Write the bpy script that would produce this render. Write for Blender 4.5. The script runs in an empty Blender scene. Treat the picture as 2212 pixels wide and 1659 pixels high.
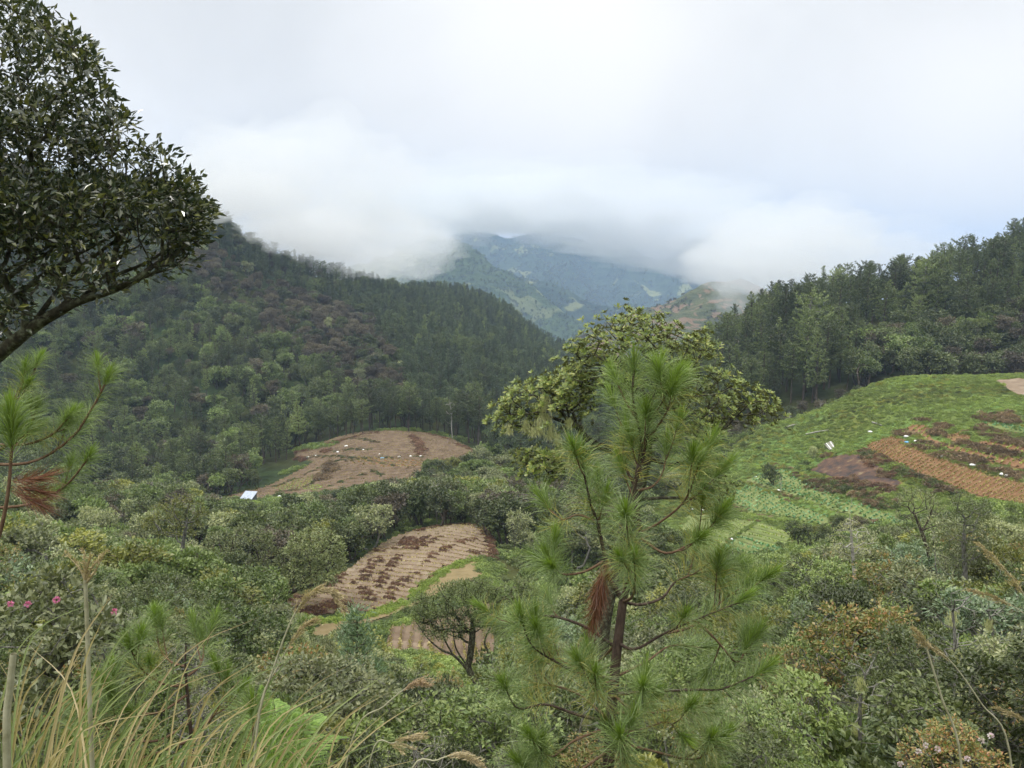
import bpy, math, random
import numpy as np
from mathutils import Vector, Matrix, noise as mnoise

# ------------------------------------------------------------------ camera, sky, sun, exposure
SC = bpy.context.scene
COL = SC.collection
CX, CY, F = 1106.0, 829.5, 1736.0            # photo frame 2212 x 1659, focal length in its pixels
PITCH = math.radians(8.0)
SP, CP = math.sin(PITCH), math.cos(PITCH)
cam_data = bpy.data.cameras.new('camera')
cam_data.sensor_width = 36.0
cam_data.lens = 36.0 * F / 2212.0
cam_data.clip_start = 0.05
cam_data.clip_end = 30000.0
cam = bpy.data.objects.new('camera', cam_data)
COL.objects.link(cam)
cam.rotation_euler = (math.radians(90.0) - PITCH, 0, 0)
SC.camera = cam

SUN_EL, SUN_AZ = math.radians(58), math.radians(215)      # from behind-left, high, veiled by cloud
world = bpy.data.worlds.new('World')
SC.world = world
world.use_nodes = True
wn, wl = world.node_tree.nodes, world.node_tree.links
wn.clear()

def N(nt, kind, **kw):
    n = nt.nodes.new(kind)
    for k, v in kw.items():
        setattr(n, k, v)
    return n

def build_world():
    nt = world.node_tree
    L = nt.links.new
    sky = N(nt, 'ShaderNodeTexSky', sky_type='NISHITA', sun_disc=False, sun_elevation=SUN_EL, sun_rotation=SUN_AZ)
    tc = N(nt, 'ShaderNodeTexCoord')
    nrm = N(nt, 'ShaderNodeVectorMath', operation='NORMALIZE')
    L(tc.outputs['Generated'], nrm.inputs[0])
    sep = N(nt, 'ShaderNodeSeparateXYZ')
    L(nrm.outputs[0], sep.inputs[0])
    # cloud deck overhead: brightness rises towards the zenith as under overcast, boosted to light the ground
    n1 = N(nt, 'ShaderNodeTexNoise'); n1.inputs['Scale'].default_value = 2.1; n1.inputs['Detail'].default_value = 5; n1.inputs['Roughness'].default_value = 0.5
    n1.inputs['Distortion'].default_value = 0.5
    mp = N(nt, 'ShaderNodeMapping'); mp.inputs['Scale'].default_value = (1.0, 1.0, 1.5); mp.inputs['Location'].default_value = (3.1, 0.4, 1.7)
    L(nrm.outputs[0], mp.inputs[0]); L(mp.outputs[0], n1.inputs['Vector'])
    rp = N(nt, 'ShaderNodeValToRGB')
    rp.color_ramp.elements[0].position = 0.30; rp.color_ramp.elements[0].color = (0.455, 0.486, 0.515, 1)
    rp.color_ramp.elements[1].position = 0.66; rp.color_ramp.elements[1].color = (0.730, 0.748, 0.762, 1)
    L(n1.outputs['Fac'], rp.inputs[0])
    cur = rp.outputs[0]
    def lobe(u, v, cur, power, amt):
        r = (CY - v) / F
        d = Vector(((u - CX) / F, CP + r * SP, r * CP - SP)).normalized()
        dp = N(nt, 'ShaderNodeVectorMath', operation='DOT_PRODUCT'); dp.inputs[1].default_value = d
        # break the outline of the bright patch with noise
        nz = N(nt, 'ShaderNodeTexNoise'); nz.inputs['Scale'].default_value = 4.0; nz.inputs['Detail'].default_value = 4
        L(nrm.outputs[0], nz.inputs['Vector'])
        ad = N(nt, 'ShaderNodeVectorMath', operation='MULTIPLY_ADD')
        ad.inputs[1].default_value = (0.16, 0.16, 0.16)
        L(nz.outputs['Color'], ad.inputs[0]); 
        sub = N(nt, 'ShaderNodeVectorMath', operation='SUBTRACT'); sub.inputs[1].default_value = (0.08, 0.08, 0.08)
        L(nrm.outputs[0], sub.inputs[0]); L(sub.outputs[0], ad.inputs[2])
        nn = N(nt, 'ShaderNodeVectorMath', operation='NORMALIZE'); L(ad.outputs[0], nn.inputs[0])
        L(nn.outputs[0], dp.inputs[0])
        pw = N(nt, 'ShaderNodeMath', operation='POWER', use_clamp=True); pw.inputs[1].default_value = power
        mx = N(nt, 'ShaderNodeMath', operation='MAXIMUM'); mx.inputs[1].default_value = 0.0
        L(dp.outputs['Value'], mx.inputs[0]); L(mx.outputs[0], pw.inputs[0])
        m = N(nt, 'ShaderNodeMath', operation='MULTIPLY'); m.inputs[1].default_value = amt
        L(pw.outputs[0], m.inputs[0])
        mix = N(nt, 'ShaderNodeMix', data_type='RGBA'); mix.inputs['B'].default_value = (0.90, 0.89, 0.87, 1)
        L(m.outputs[0], mix.inputs['Factor']); L(cur, mix.inputs['A'])
        return mix.outputs['Result']
    cur = lobe(1290, 30, cur, 70, 0.95)
    cur = lobe(1130, 160, cur, 120, 0.5)
    cur = lobe(2140, 230, cur, 60, 0.85)
    cur = lobe(1120, 300, cur, 40, 0.45)
    cur = lobe(180, 60, cur, 30, 0.35)
    up = N(nt, 'ShaderNodeMapRange'); up.inputs['From Min'].default_value = 0.30; up.inputs['From Max'].default_value = 1.0
    up.inputs['To Min'].default_value = 1.0; up.inputs['To Max'].default_value = 3.7
    L(sep.outputs['Z'], up.inputs['Value'])
    sc_ = N(nt, 'ShaderNodeVectorMath', operation='SCALE')
    L(cur, sc_.inputs[0]); L(up.outputs[0], sc_.inputs['Scale'])
    warm = N(nt, 'ShaderNodeMix', data_type='RGBA', blend_type='MULTIPLY'); warm.inputs['B'].default_value = (1.08, 1.01, .90, 1)
    wr = N(nt, 'ShaderNodeMapRange'); wr.inputs['From Min'].default_value = 0.32; wr.inputs['From Max'].default_value = 0.6
    L(sep.outputs['Z'], wr.inputs['Value']); L(wr.outputs[0], warm.inputs['Factor']); L(sc_.outputs[0], warm.inputs['A'])
    x10 = N(nt, 'ShaderNodeVectorMath', operation='SCALE'); x10.inputs['Scale'].default_value = 10.0
    L(warm.outputs['Result'], x10.inputs[0])
    fin = N(nt, 'ShaderNodeMix', data_type='RGBA'); fin.inputs['Factor'].default_value = 0.96
    L(sky.outputs[0], fin.inputs['A']); L(x10.outputs[0], fin.inputs['B'])
    bg = N(nt, 'ShaderNodeBackground'); bg.inputs['Strength'].default_value = 0.1
    L(fin.outputs['Result'], bg.inputs['Color'])
    out = N(nt, 'ShaderNodeOutputWorld')
    L(bg.outputs[0], out.inputs['Surface'])
build_world()

sun_data = bpy.data.lights.new('sun', 'SUN')
sun_data.energy = 1.5
sun_data.angle = math.radians(10)
sun_data.color = (1.0, 0.965, 0.91)
sun = bpy.data.objects.new('sun', sun_data)
COL.objects.link(sun)
# sun_rotation runs clockwise from +Y; the lamp's -Z points away from the sun
sd = Vector((math.sin(SUN_AZ) * math.cos(SUN_EL), math.cos(SUN_AZ) * math.cos(SUN_EL), math.sin(SUN_EL)))
sun.rotation_euler = sd.to_track_quat('Z', 'Y').to_euler()

SC.view_settings.view_transform = 'Standard'
SC.view_settings.look = 'None'
SC.view_settings.gamma = 1.0
SC.view_settings.use_curve_mapping = False
SC.view_settings.exposure = 0.35
SC.render.engine = 'CYCLES'
cy = SC.cycles
cy.use_adaptive_sampling = True
cy.adaptive_threshold = 0.02
cy.use_denoising = True
cy.max_bounces = 8
cy.diffuse_bounces = 2
cy.glossy_bounces = 1
cy.transmission_bounces = 2
cy.transparent_max_bounces = 6
cy.volume_bounces = 8
cy.sample_clamp_indirect = 4.0
world.cycles.sampling_method = 'MANUAL'
world.cycles.sample_map_resolution = 512

# ------------------------------------------------------------------ helpers
def slope_of(v):
    r = (CY - v) / F
    return (r * CP - SP) / (CP + r * SP)

def W(u, v, D):
    """Point seen at photo position (u, v) whose distance forward along the ground is D metres."""
    s = slope_of(v)
    return Vector(((u - CX) / F * (CP - s * SP) * D, D, s * D))

def proj(x, y, z):
    d = y * CP - z * SP
    d = np.where(np.abs(d) < 1e-6, 1e-6, d)
    return CX + F * x / d, CY - F * (y * SP + z * CP) / d

def tag(o, label=None, cat=None, group=None, kind=None):
    if label: o['label'] = label
    if cat: o['category'] = cat
    if group: o['group'] = group
    if kind: o['kind'] = kind
    return o

def link(name, mesh, parent=None, loc=None):
    o = bpy.data.objects.new(name, mesh)
    COL.objects.link(o)
    if parent is not None: o.parent = parent
    if loc is not None: o.location = loc
    return o

class MB:
    """Collects numpy chunks of triangles/quads and builds ONE mesh."""
    def __init__(self):
        self.v = []; self.q = []; self.t = []; self.n = 0; self.qm = []; self.tm = []
    def add(self, verts, faces, m=0):
        verts = np.asarray(verts, dtype=np.float32).reshape(-1, 3)
        faces = np.asarray(faces, dtype=np.int32)
        if len(verts) == 0 or len(faces) == 0: return
        if faces.shape[1] == 4: self.q.append(faces + self.n); self.qm.append(np.full(len(faces), m))
        else: self.t.append(faces + self.n); self.tm.append(np.full(len(faces), m))
        self.v.append(verts); self.n += len(verts)
    def merge(self, other, m=0):
        for a in other.v: pass
        if other.n == 0: return
        self.v.append(np.concatenate(other.v))
        for f, mm in zip(other.q, other.qm): self.q.append(f + self.n); self.qm.append(mm * 0 + m)
        for f, mm in zip(other.t, other.tm): self.t.append(f + self.n); self.tm.append(mm * 0 + m)
        self.n += other.n
    def build(self, name, mats, smooth=False):
        me = bpy.data.meshes.new(name)
        v = np.concatenate(self.v) if self.v else np.zeros((0, 3), np.float32)
        q = np.concatenate(self.q) if self.q else np.zeros((0, 4), np.int32)
        t = np.concatenate(self.t) if self.t else np.zeros((0, 3), np.int32)
        me.vertices.add(len(v)); me.vertices.foreach_set('co', v.ravel())
        nl = q.size + t.size
        me.loops.add(nl)
        me.loops.foreach_set('vertex_index', np.concatenate([q.ravel(), t.ravel()]).astype(np.int32))
        me.polygons.add(len(q) + len(t))
        ls = np.concatenate([np.arange(len(q)) * 4, q.size + np.arange(len(t)) * 3]).astype(np.int32)
        me.polygons.foreach_set('loop_start', ls)
        mi = np.concatenate(self.qm + self.tm) if (self.qm or self.tm) else np.zeros(0)
        me.polygons.foreach_set('material_index', mi.astype(np.int32))
        me.polygons.foreach_set('use_smooth', np.full(len(q) + len(t), smooth))
        for m in (mats if isinstance(mats, (list, tuple)) else [mats]): me.materials.append(m)
        me.update(calc_edges=True)
        return me

def unit(a):
    return a / np.maximum(np.linalg.norm(a, axis=-1, keepdims=True), 1e-9)

def tube(mb, pts, rad, sides=6, m=0, cap=True):
    pts = np.asarray([tuple(p) for p in pts], dtype=float); n = len(pts)
    rad = np.asarray(rad, dtype=float)
    if rad.ndim == 0: rad = np.full(n, float(rad))
    tan = np.gradient(pts, axis=0); tan = unit(tan)
    ref = np.array([0.0, 0, 1.0]) if abs(tan[0][2]) < 0.9 else np.array([1.0, 0, 0])
    a = unit(np.cross(tan[0], ref))
    rings = []
    ang = np.linspace(0, 2 * np.pi, sides, endpoint=False)
    for i in range(n):
        a = a - tan[i] * np.dot(a, tan[i]); a = a / max(np.linalg.norm(a), 1e-9)
        b = np.cross(tan[i], a)
        rings.append(pts[i] + rad[i] * (np.cos(ang)[:, None] * a + np.sin(ang)[:, None] * b))
    v = np.concatenate(rings)
    idx = np.arange(sides); nx = (idx + 1) % sides
    f = [np.stack([i * sides + idx, i * sides + nx, (i + 1) * sides + nx, (i + 1) * sides + idx], 1) for i in range(n - 1)]
    mb.add(v, np.concatenate(f), m)

def bez(pts, n=12):
    """Catmull-Rom through the points."""
    P = [Vector(p) for p in pts]
    P = [P[0] * 2 - P[1]] + P + [P[-1] * 2 - P[-2]]
    out = []
    seg = len(P) - 3
    per = max(2, n // seg)
    for i in range(seg):
        p0, p1, p2, p3 = P[i:i + 4]
        for k in range(per):
            t = k / per
            out.append(0.5 * ((2 * p1) + (p2 - p0) * t + (2 * p0 - 5 * p1 + 4 * p2 - p3) * t * t + (3 * p1 - p0 - 3 * p2 + p3) * t ** 3))
    out.append(P[-2])
    return out

def leaves(mb, pos, axis, nrm, ln, wd, m=0, fold=0.18, shape='rhomb', droop=0.0):
    """pos/axis/nrm (N,3), ln/wd (N,). 'rhomb': two folded triangles, 'leaf': four."""
    pos = np.asarray(pos); axis = unit(np.asarray(axis)); nrm = np.asarray(nrm)
    nrm = unit(nrm - axis * np.sum(nrm * axis, 1, keepdims=True))
    side = np.cross(axis, nrm)
    ln = np.broadcast_to(ln, len(pos))[:, None]; wd = np.broadcast_to(wd, len(pos))[:, None]
    n = len(pos); k = np.arange(n)[:, None]
    if shape == 'rhomb':
        v = np.stack([pos, pos + axis * ln * .45 + side * wd * .5 + nrm * wd * fold,
                      pos + axis * ln - nrm * ln * droop, pos + axis * ln * .45 - side * wd * .5 + nrm * wd * fold], 1).reshape(-1, 3)
        f = np.concatenate([k * 4 + [0, 1, 2], k * 4 + [0, 2, 3]])
    elif shape == 'blade':
        v = np.stack([pos - side * wd * .5, pos + side * wd * .5,
                      pos + axis * ln], 1).reshape(-1, 3)
        f = k * 3 + [0, 1, 2]
    else:
        v = np.stack([pos, pos + axis * ln * .3 + side * wd * .42 + nrm * wd * fold,
                      pos + axis * ln * .72 + side * wd * .42 + nrm * (wd * fold - ln * droop * .4),
                      pos + axis * ln - nrm * ln * droop,
                      pos + axis * ln * .72 - side * wd * .42 + nrm * (wd * fold - ln * droop * .4),
                      pos + axis * ln * .3 - side * wd * .42 + nrm * wd * fold,
                      pos + axis * ln * .5 - nrm * ln * droop * .25], 1).reshape(-1, 3)
        f = np.concatenate([k * 7 + [0, 1, 6], k * 7 + [1, 2, 6], k * 7 + [2, 3, 6], k * 7 + [3, 4, 6], k * 7 + [4, 5, 6], k * 7 + [5, 0, 6]])
    mb.add(v, f, m)

def rdir(rng, n, up=0.0):
    d = unit(rng.normal(size=(n, 3)))
    d[:, 2] += up
    return unit(d)

# ------------------------------------------------------------------ materials
def principled(name):
    m = bpy.data.materials.new(name); m.use_nodes = True
    nt = m.node_tree
    return m, nt, nt.nodes['Principled BSDF']

def hx(c): return (c[0], c[1], c[2], 1.0)

LEAF_GAIN = (1.68, 1.52, 1.20)
def leaf_mat(name, cols, rough=0.42, trans=0.18, spec=0.55, big=0.25, bigscale=0.05, obj=0.25, back=None):
    """Foliage: leaf-to-leaf colour spread, tree-to-tree spread and slow drift over the hillside."""
    m, nt, bs = principled(name)
    L = nt.links.new
    geo = N(nt, 'ShaderNodeNewGeometry')
    rp = N(nt, 'ShaderNodeValToRGB')
    el = rp.color_ramp.elements
    cols = [tuple(min(.6, q * g) for q, g in zip(c, LEAF_GAIN)) for c in cols]
    el[0].color = hx(cols[0]); el[-1].color = hx(cols[-1])
    for i, c in enumerate(cols[1:-1]):
        e = el.new((i + 1) / (len(cols) - 1)); e.color = hx(c)
    oi = N(nt, 'ShaderNodeObjectInfo')
    # factor = island random * (1-obj) + object random * obj
    mx = N(nt, 'ShaderNodeMix', data_type='FLOAT'); mx.inputs['Factor'].default_value = obj
    L(geo.outputs['Random Per Island'], mx.inputs['A']); L(oi.outputs['Random'], mx.inputs['B'])
    L(mx.outputs['Result'], rp.inputs[0])
    nz = N(nt, 'ShaderNodeTexNoise'); nz.inputs['Scale'].default_value = bigscale; nz.inputs['Detail'].default_value = 3
    L(geo.outputs['Position'], nz.inputs['Vector'])
    mr = N(nt, 'ShaderNodeMapRange'); mr.inputs['From Min'].default_value = 0.3; mr.inputs['From Max'].default_value = 0.7
    mr.inputs['To Min'].default_value = 1 - big; mr.inputs['To Max'].default_value = 1 + big
    L(nz.outputs['Fac'], mr.inputs['Value'])
    oj = N(nt, 'ShaderNodeMapRange'); oj.inputs['To Min'].default_value = 1.0 - obj; oj.inputs['To Max'].default_value = 1.0 + obj
    L(oi.outputs['Random'], oj.inputs['Value'])
    mu = N(nt, 'ShaderNodeMath', operation='MULTIPLY'); L(mr.outputs[0], mu.inputs[0]); L(oj.outputs[0], mu.inputs[1])
    sc = N(nt, 'ShaderNodeVectorMath', operation='SCALE'); L(rp.outputs[0], sc.inputs[0]); L(mu.outputs[0], sc.inputs['Scale'])
    col = sc.outputs[0]
    if back is not None:
        mb_ = N(nt, 'ShaderNodeMix', data_type='RGBA'); mb_.inputs['B'].default_value = hx(back)
        L(geo.outputs['Backfacing'], mb_.inputs['Factor']); L(col, mb_.inputs['A']); col = mb_.outputs['Result']
    L(col, bs.inputs['Base Color'])
    bs.inputs['Roughness'].default_value = rough
    bs.inputs['Specular IOR Level'].default_value = spec
    if trans > 0:
        tr = N(nt, 'ShaderNodeBsdfTranslucent')
        ty = N(nt, 'ShaderNodeVectorMath', operation='MULTIPLY'); ty.inputs[1].default_value = (1.25, 1.35, 0.6)
        L(col, ty.inputs[0]); L(ty.outputs[0], tr.inputs['Color'])
        ms = N(nt, 'ShaderNodeMixShader'); ms.inputs[0].default_value = trans
        L(bs.outputs[0], ms.inputs[1]); L(tr.outputs[0], ms.inputs[2])
        L(ms.outputs[0], nt.nodes['Material Output'].inputs['Surface'])
    return m

def mottled(name, cols, scale, rough=0.9, detail=6, bump=0.0, stretch=(1, 1, 1), dist=0.02, spec=0.2, obj_space=False):
    m, nt, bs = principled(name)
    L = nt.links.new
    geo = N(nt, 'ShaderNodeNewGeometry')
    src = geo.outputs['Position']
    if obj_space:
        tcn = N(nt, 'ShaderNodeTexCoord'); src = tcn.outputs['Object']
    mp = N(nt, 'ShaderNodeMapping'); mp.inputs['Scale'].default_value = stretch
    L(src, mp.inputs[0])
    nz = N(nt, 'ShaderNodeTexNoise'); nz.inputs['Scale'].default_value = scale; nz.inputs['Detail'].default_value = detail; nz.inputs['Roughness'].default_value = 0.65
    L(mp.outputs[0], nz.inputs['Vector'])
    rp = N(nt, 'ShaderNodeValToRGB'); el = rp.color_ramp.elements
    el[0].position = 0.3; el[-1].position = 0.7
    el[0].color = hx(cols[0]); el[-1].color = hx(cols[-1])
    for i, c in enumerate(cols[1:-1]):
        e = el.new(0.3 + 0.4 * (i + 1) / (len(cols) - 1)); e.color = hx(c)
    L(nz.outputs['Fac'], rp.inputs[0]); L(rp.outputs[0], bs.inputs['Base Color'])
    bs.inputs['Roughness'].default_value = rough; bs.inputs['Specular IOR Level'].default_value = spec
    if bump > 0:
        bp = N(nt, 'ShaderNodeBump'); bp.inputs['Strength'].default_value = bump; bp.inputs['Distance'].default_value = dist
        L(nz.outputs['Fac'], bp.inputs['Height']); L(bp.outputs[0], bs.inputs['Normal'])
    return m

M = {}
M['bark'] = mottled('bark', [(.035, .026, .02), (.075, .06, .048), (.12, .105, .09)], 9, bump=.6, stretch=(1, 1, .25), obj_space=True)
M['bark_grey'] = mottled('bark_grey', [(.06, .058, .052), (.16, .155, .14), (.30, .30, .27)], 14, bump=.8, stretch=(1, 1, .35), obj_space=True, dist=.01)
M['bark_lichen'] = mottled('bark_lichen', [(.02, .018, .013), (.06, .055, .035), (.20, .22, .14)], 11, bump=.8, obj_space=True)
M['bark_pine'] = mottled('bark_pine', [(.030, .023, .019), (.068, .048, .038), (.12, .092, .072)], 30, bump=.9, stretch=(1, 1, .3), obj_space=True, dist=.006)
M['twig_red'] = mottled('twig_red', [(.075, .042, .026), (.13, .080, .050), (.18, .125, .085)], 30, obj_space=True)
M['dead_wood'] = mottled('dead_wood', [(.18, .17, .15), (.32, .31, .28), (.42, .41, .38)], 12, obj_space=True)
# ------------------------------------------------------------------ terrain
RNG = np.random.default_rng(7)

class VNoise:
    """Vectorised 2-D gradient-free value noise."""
    def __init__(self, seed):
        self.t = np.random.default_rng(seed).random((256, 256))
    def __call__(self, x, y):
        xi = np.floor(x).astype(int); yi = np.floor(y).astype(int)
        fx = x - xi; fy = y - yi
        fx = fx * fx * (3 - 2 * fx); fy = fy * fy * (3 - 2 * fy)
        a = self.t[xi & 255, yi & 255]; b = self.t[(xi + 1) & 255, yi & 255]
        c = self.t[xi & 255, (yi + 1) & 255]; d = self.t[(xi + 1) & 255, (yi + 1) & 255]
        return (a * (1 - fx) + b * fx) * (1 - fy) + (c * (1 - fx) + d * fx) * fy
VN = [VNoise(s) for s in (11, 12, 13, 14)]
def fbm(x, y, oct=4, k=0):
    s = 0; a = 1; tot = 0
    for o in range(oct):
        s = s + a * (VN[(o + k) % 4](x * 2 ** o + 17.3 * o, y * 2 ** o - 9.1 * o) - .5); tot += a; a *= .5
    return s / tot * 2

UC = np.array([-900, -300, 0, 300, 450, 600, 800, 1000, 1250, 1500, 1700, 1950, 2212, 2600, 3100.])
def Zf(*z): return ('z', np.array(z, float))
def Vf(*v): return ('v', np.array(v, float))
def Df(*d): return np.array(d, float)
one = np.ones(15)
FEAT = [
 (one * .4,  Zf(*([-1.62] * 15))),
 (one * 2.2, Zf(-1.45, -1.5, -1.5, -1.6, -1.6, -1.75, -1.9, -2.1, -2.2, -2.2, -2.2, -2.1, -2.0, -1.9, -1.8)),
 (one * 8,   Zf(-4, -4.6, -5, -5.4, -5.6, -5.9, -6.2, -6.3, -6.2, -6.0, -5.8, -5.5, -5.2, -4.8, -4.5)),
 (one * 20,  Zf(-8, -9.5, -10.8, -11.8, -12.2, -12.6, -12.9, -13.0, -12.8, -12.2, -11.6, -10.9, -10.2, -9.4, -8.6)),
 (one * 40,  Vf(1180, 1270, 1340, 1400, 1440, 1475, 1500, 1515, 1490, 1430, 1370, 1310, 1270, 1220, 1180)),
 (one * 70,  Vf(1130, 1200, 1250, 1290, 1330, 1385, 1408, 1415, 1385, 1300, 1245, 1205, 1180, 1140, 1100)),
 (one * 112, Vf(1080, 1140, 1170, 1190, 1200, 1205, 1165, 1140, 1190, 1225, 1195, 1130, 1085, 1040, 1000)),
 (np.where(UC < 1400, 150, 148), Vf(1040, 1090, 1120, 1120, 1118, 1112, 1105, 1105, 1110, 1090, 1015, 925, 885, 850, 820)),
 (np.where(UC < 1400, 190, 178), Vf(1010, 1060, 1090, 1095, 1085, 1078, 1060, 1030, 1030, 985, 903, 805, 800, 785, 760)),
 (np.where(UC < 1400, 240, 205), Vf(960, 1000, 1030, 1030, 1020, 1000, 938, 960, 1010, 990, 945, 870, 860, 850, 820)),
 (np.where(UC < 1400, 275, 228), Vf(930, 965, 990, 990, 985, 965, 918, 935, 965, 935, 890, 835, 830, 800, 750)),
 (np.where(UC < 1400, 380, 315), Vf(560, 610, 640, 655, 670, 700, 752, 800, 845, 800, 672, 625, 535, 450, 400)),
 (np.array([450, 450, 470, 490, 500, 540, 600, 700, 720, 700, 700, 700, 700, 700, 700.]),
             Vf(250, 330, 350, 400, 455, 565, 618, 632, 775, 830, 800, 760, 740, 720, 700)),
 (one * 1000, Zf(-80, -80, -80, -90, -90, -95, -100, -110, -150, -150, -130, -110, -100, -90, -80)),
 (one * 1700, Zf(*([-230] * 15))),
 (one * 6800, Zf(*([-330] * 15))),
]
NTH, NR = 560, 620
TH_MAX = math.radians(49)
front = np.linspace(-TH_MAX, TH_MAX, NTH)
back = np.linspace(TH_MAX, 2 * math.pi - TH_MAX, 60)[1:-1]
R0, R1 = 0.35, 6800.0
# radial spacing: dense to 760 m, then coarse
lr = np.concatenate([np.linspace(math.log(.35), math.log(8), 90), np.linspace(math.log(8), math.log(760), 480)[1:], np.linspace(math.log(760), math.log(6800), 50)[1:]])
RR = np.exp(lr); NRR = len(RR)

def build_height_grid():
    # column profiles -> z over (theta_k, R)
    th_c = np.arctan((UC - CX) / F / 0.995)
    Z = np.zeros((len(UC), NRR))
    for i in range(len(UC)):
        a = math.tan(th_c[i]); ks = []; zs = []
        for D, (kind, arr) in FEAT:
            d = D[i]
            z = arr[i] if kind == 'z' else slope_of(arr[i]) * d
            ks.append(d * math.sqrt(1 + a * a)); zs.append(z)
        ks = np.array(ks); zs = np.array(zs)
        Z[i] = np.interp(RR, ks, zs)
    # smooth between columns with a cosine-ish cubic
    out = np.zeros((NTH, NRR))
    for i, t in enumerate(front):
        j = int(np.clip(np.searchsorted(th_c, t) - 1, 0, len(UC) - 2))
        w = np.clip((t - th_c[j]) / (th_c[j + 1] - th_c[j]), 0, 1)
        jm, jp = max(j - 1, 0), min(j + 2, len(UC) - 1)
        p0, p1, p2, p3 = Z[jm], Z[j], Z[j + 1], Z[jp]
        h = th_c[j + 1] - th_c[j]
        m1 = (p2 - p0) / (th_c[j + 1] - th_c[jm]) * h * .7 if j > jm else (p2 - p1)
        m2 = (p3 - p1) / (th_c[jp] - th_c[j]) * h * .7 if jp > j + 1 else (p2 - p1)
        out[i] = (2*w**3-3*w**2+1)*p1 + (w**3-2*w**2+w)*m1 + (-2*w**3+3*w**2)*p2 + (w**3-w**2)*m2
    # round the creases between features
    k = np.array([1, 2, 3, 4, 3, 2, 1], float); k /= k.sum()
    for _ in range(2):
        pad = np.pad(out, ((0, 0), (3, 3)), mode='edge')
        out = sum(k[q] * pad[:, q:q + NRR] for q in range(7))
    X = np.sin(front)[:, None] * RR; Y = np.cos(front)[:, None] * RR
    amp = np.interp(RR, [0, 6, 30, 90, 250, 350, 700, 1500, 9000], [.05, .25, .5, .5, .7, 3.5, 6, 12, 20])
    u, v = proj(X, Y, out)
    # cultivated ground is smooth
    calm = np.ones_like(out)
    for (u0, u1, d0, d1) in ((560, 1080, 60, 130), (430, 1060, 180, 250), (1420, 2700, 96, 186)):
        m = (u > u0) & (u < u1) & (Y > d0) & (Y < d1)
        calm[m] = .25
    kk = np.ones(9) / 9
    for _ in range(2):
        pad = np.pad(calm, ((0, 0), (4, 4)), mode='edge'); calm = sum(kk[q] * pad[:, q:q + NRR] for q in range(9))
        pad = np.pad(calm, ((4, 4), (0, 0)), mode='edge'); calm = sum(kk[q] * pad[q:q + NTH] for q in range(9))
    nz = fbm(X / 38, Y / 38, 4) + .0
    # gullies that run down the far slopes
    g = 1 - np.abs(fbm(X / 60 + .3 * fbm(X / 90, Y / 90), Y / 140, 3, 1)) * 2
    gul = np.interp(RR, [0, 300, 380, 700, 1200], [0, 0, 2.5, 7, 7])
    out = out + calm * (amp * nz) - gul * g * .6
    return out
HG = build_height_grid()

def height(x, y):
    x = np.asarray(x, float); y = np.asarray(y, float)
    r = np.sqrt(x * x + y * y); t = np.arctan2(x, y)
    ti = np.clip((t + TH_MAX) / (2 * TH_MAX) * (NTH - 1), 0, NTH - 1.001)
    l = np.log(np.maximum(r, R0)); ri = np.interp(l, lr, np.arange(NRR)); ri = np.clip(ri, 0, NRR - 1.001)
    i = ti.astype(int); j = ri.astype(int); ft = ti - i; fr = ri - j
    return (HG[i, j] * (1 - ft) + HG[i + 1, j] * ft) * (1 - fr) + (HG[i, j + 1] * (1 - ft) + HG[i + 1, j + 1] * ft) * fr

def hit(u, v, dmin=30, dmax=1200):
    """Where the line of sight through photo position (u, v) meets the ground beyond dmin."""
    d = np.exp(np.linspace(math.log(dmin), math.log(dmax), 1600))
    s = slope_of(v); a = (u - CX) / F * (CP - s * SP)
    h = height(a * d, d)
    below = np.where(s * d <= h)[0]
    k = below[0] if len(below) else np.argmin(s * d - h)
    return Vector((a * d[k], d[k], h[k]))

def in_poly(px, py, poly):
    px = np.asarray(px); py = np.asarray(py); c = np.zeros(px.shape, bool)
    n = len(poly); j = n - 1
    for i in range(n):
        xi, yi = poly[i]; xj, yj = poly[j]
        c ^= ((yi > py) != (yj > py)) & (px < (xj - xi) * (py - yi) / (yj - yi + 1e-12) + xi)
        j = i
    return c

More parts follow.
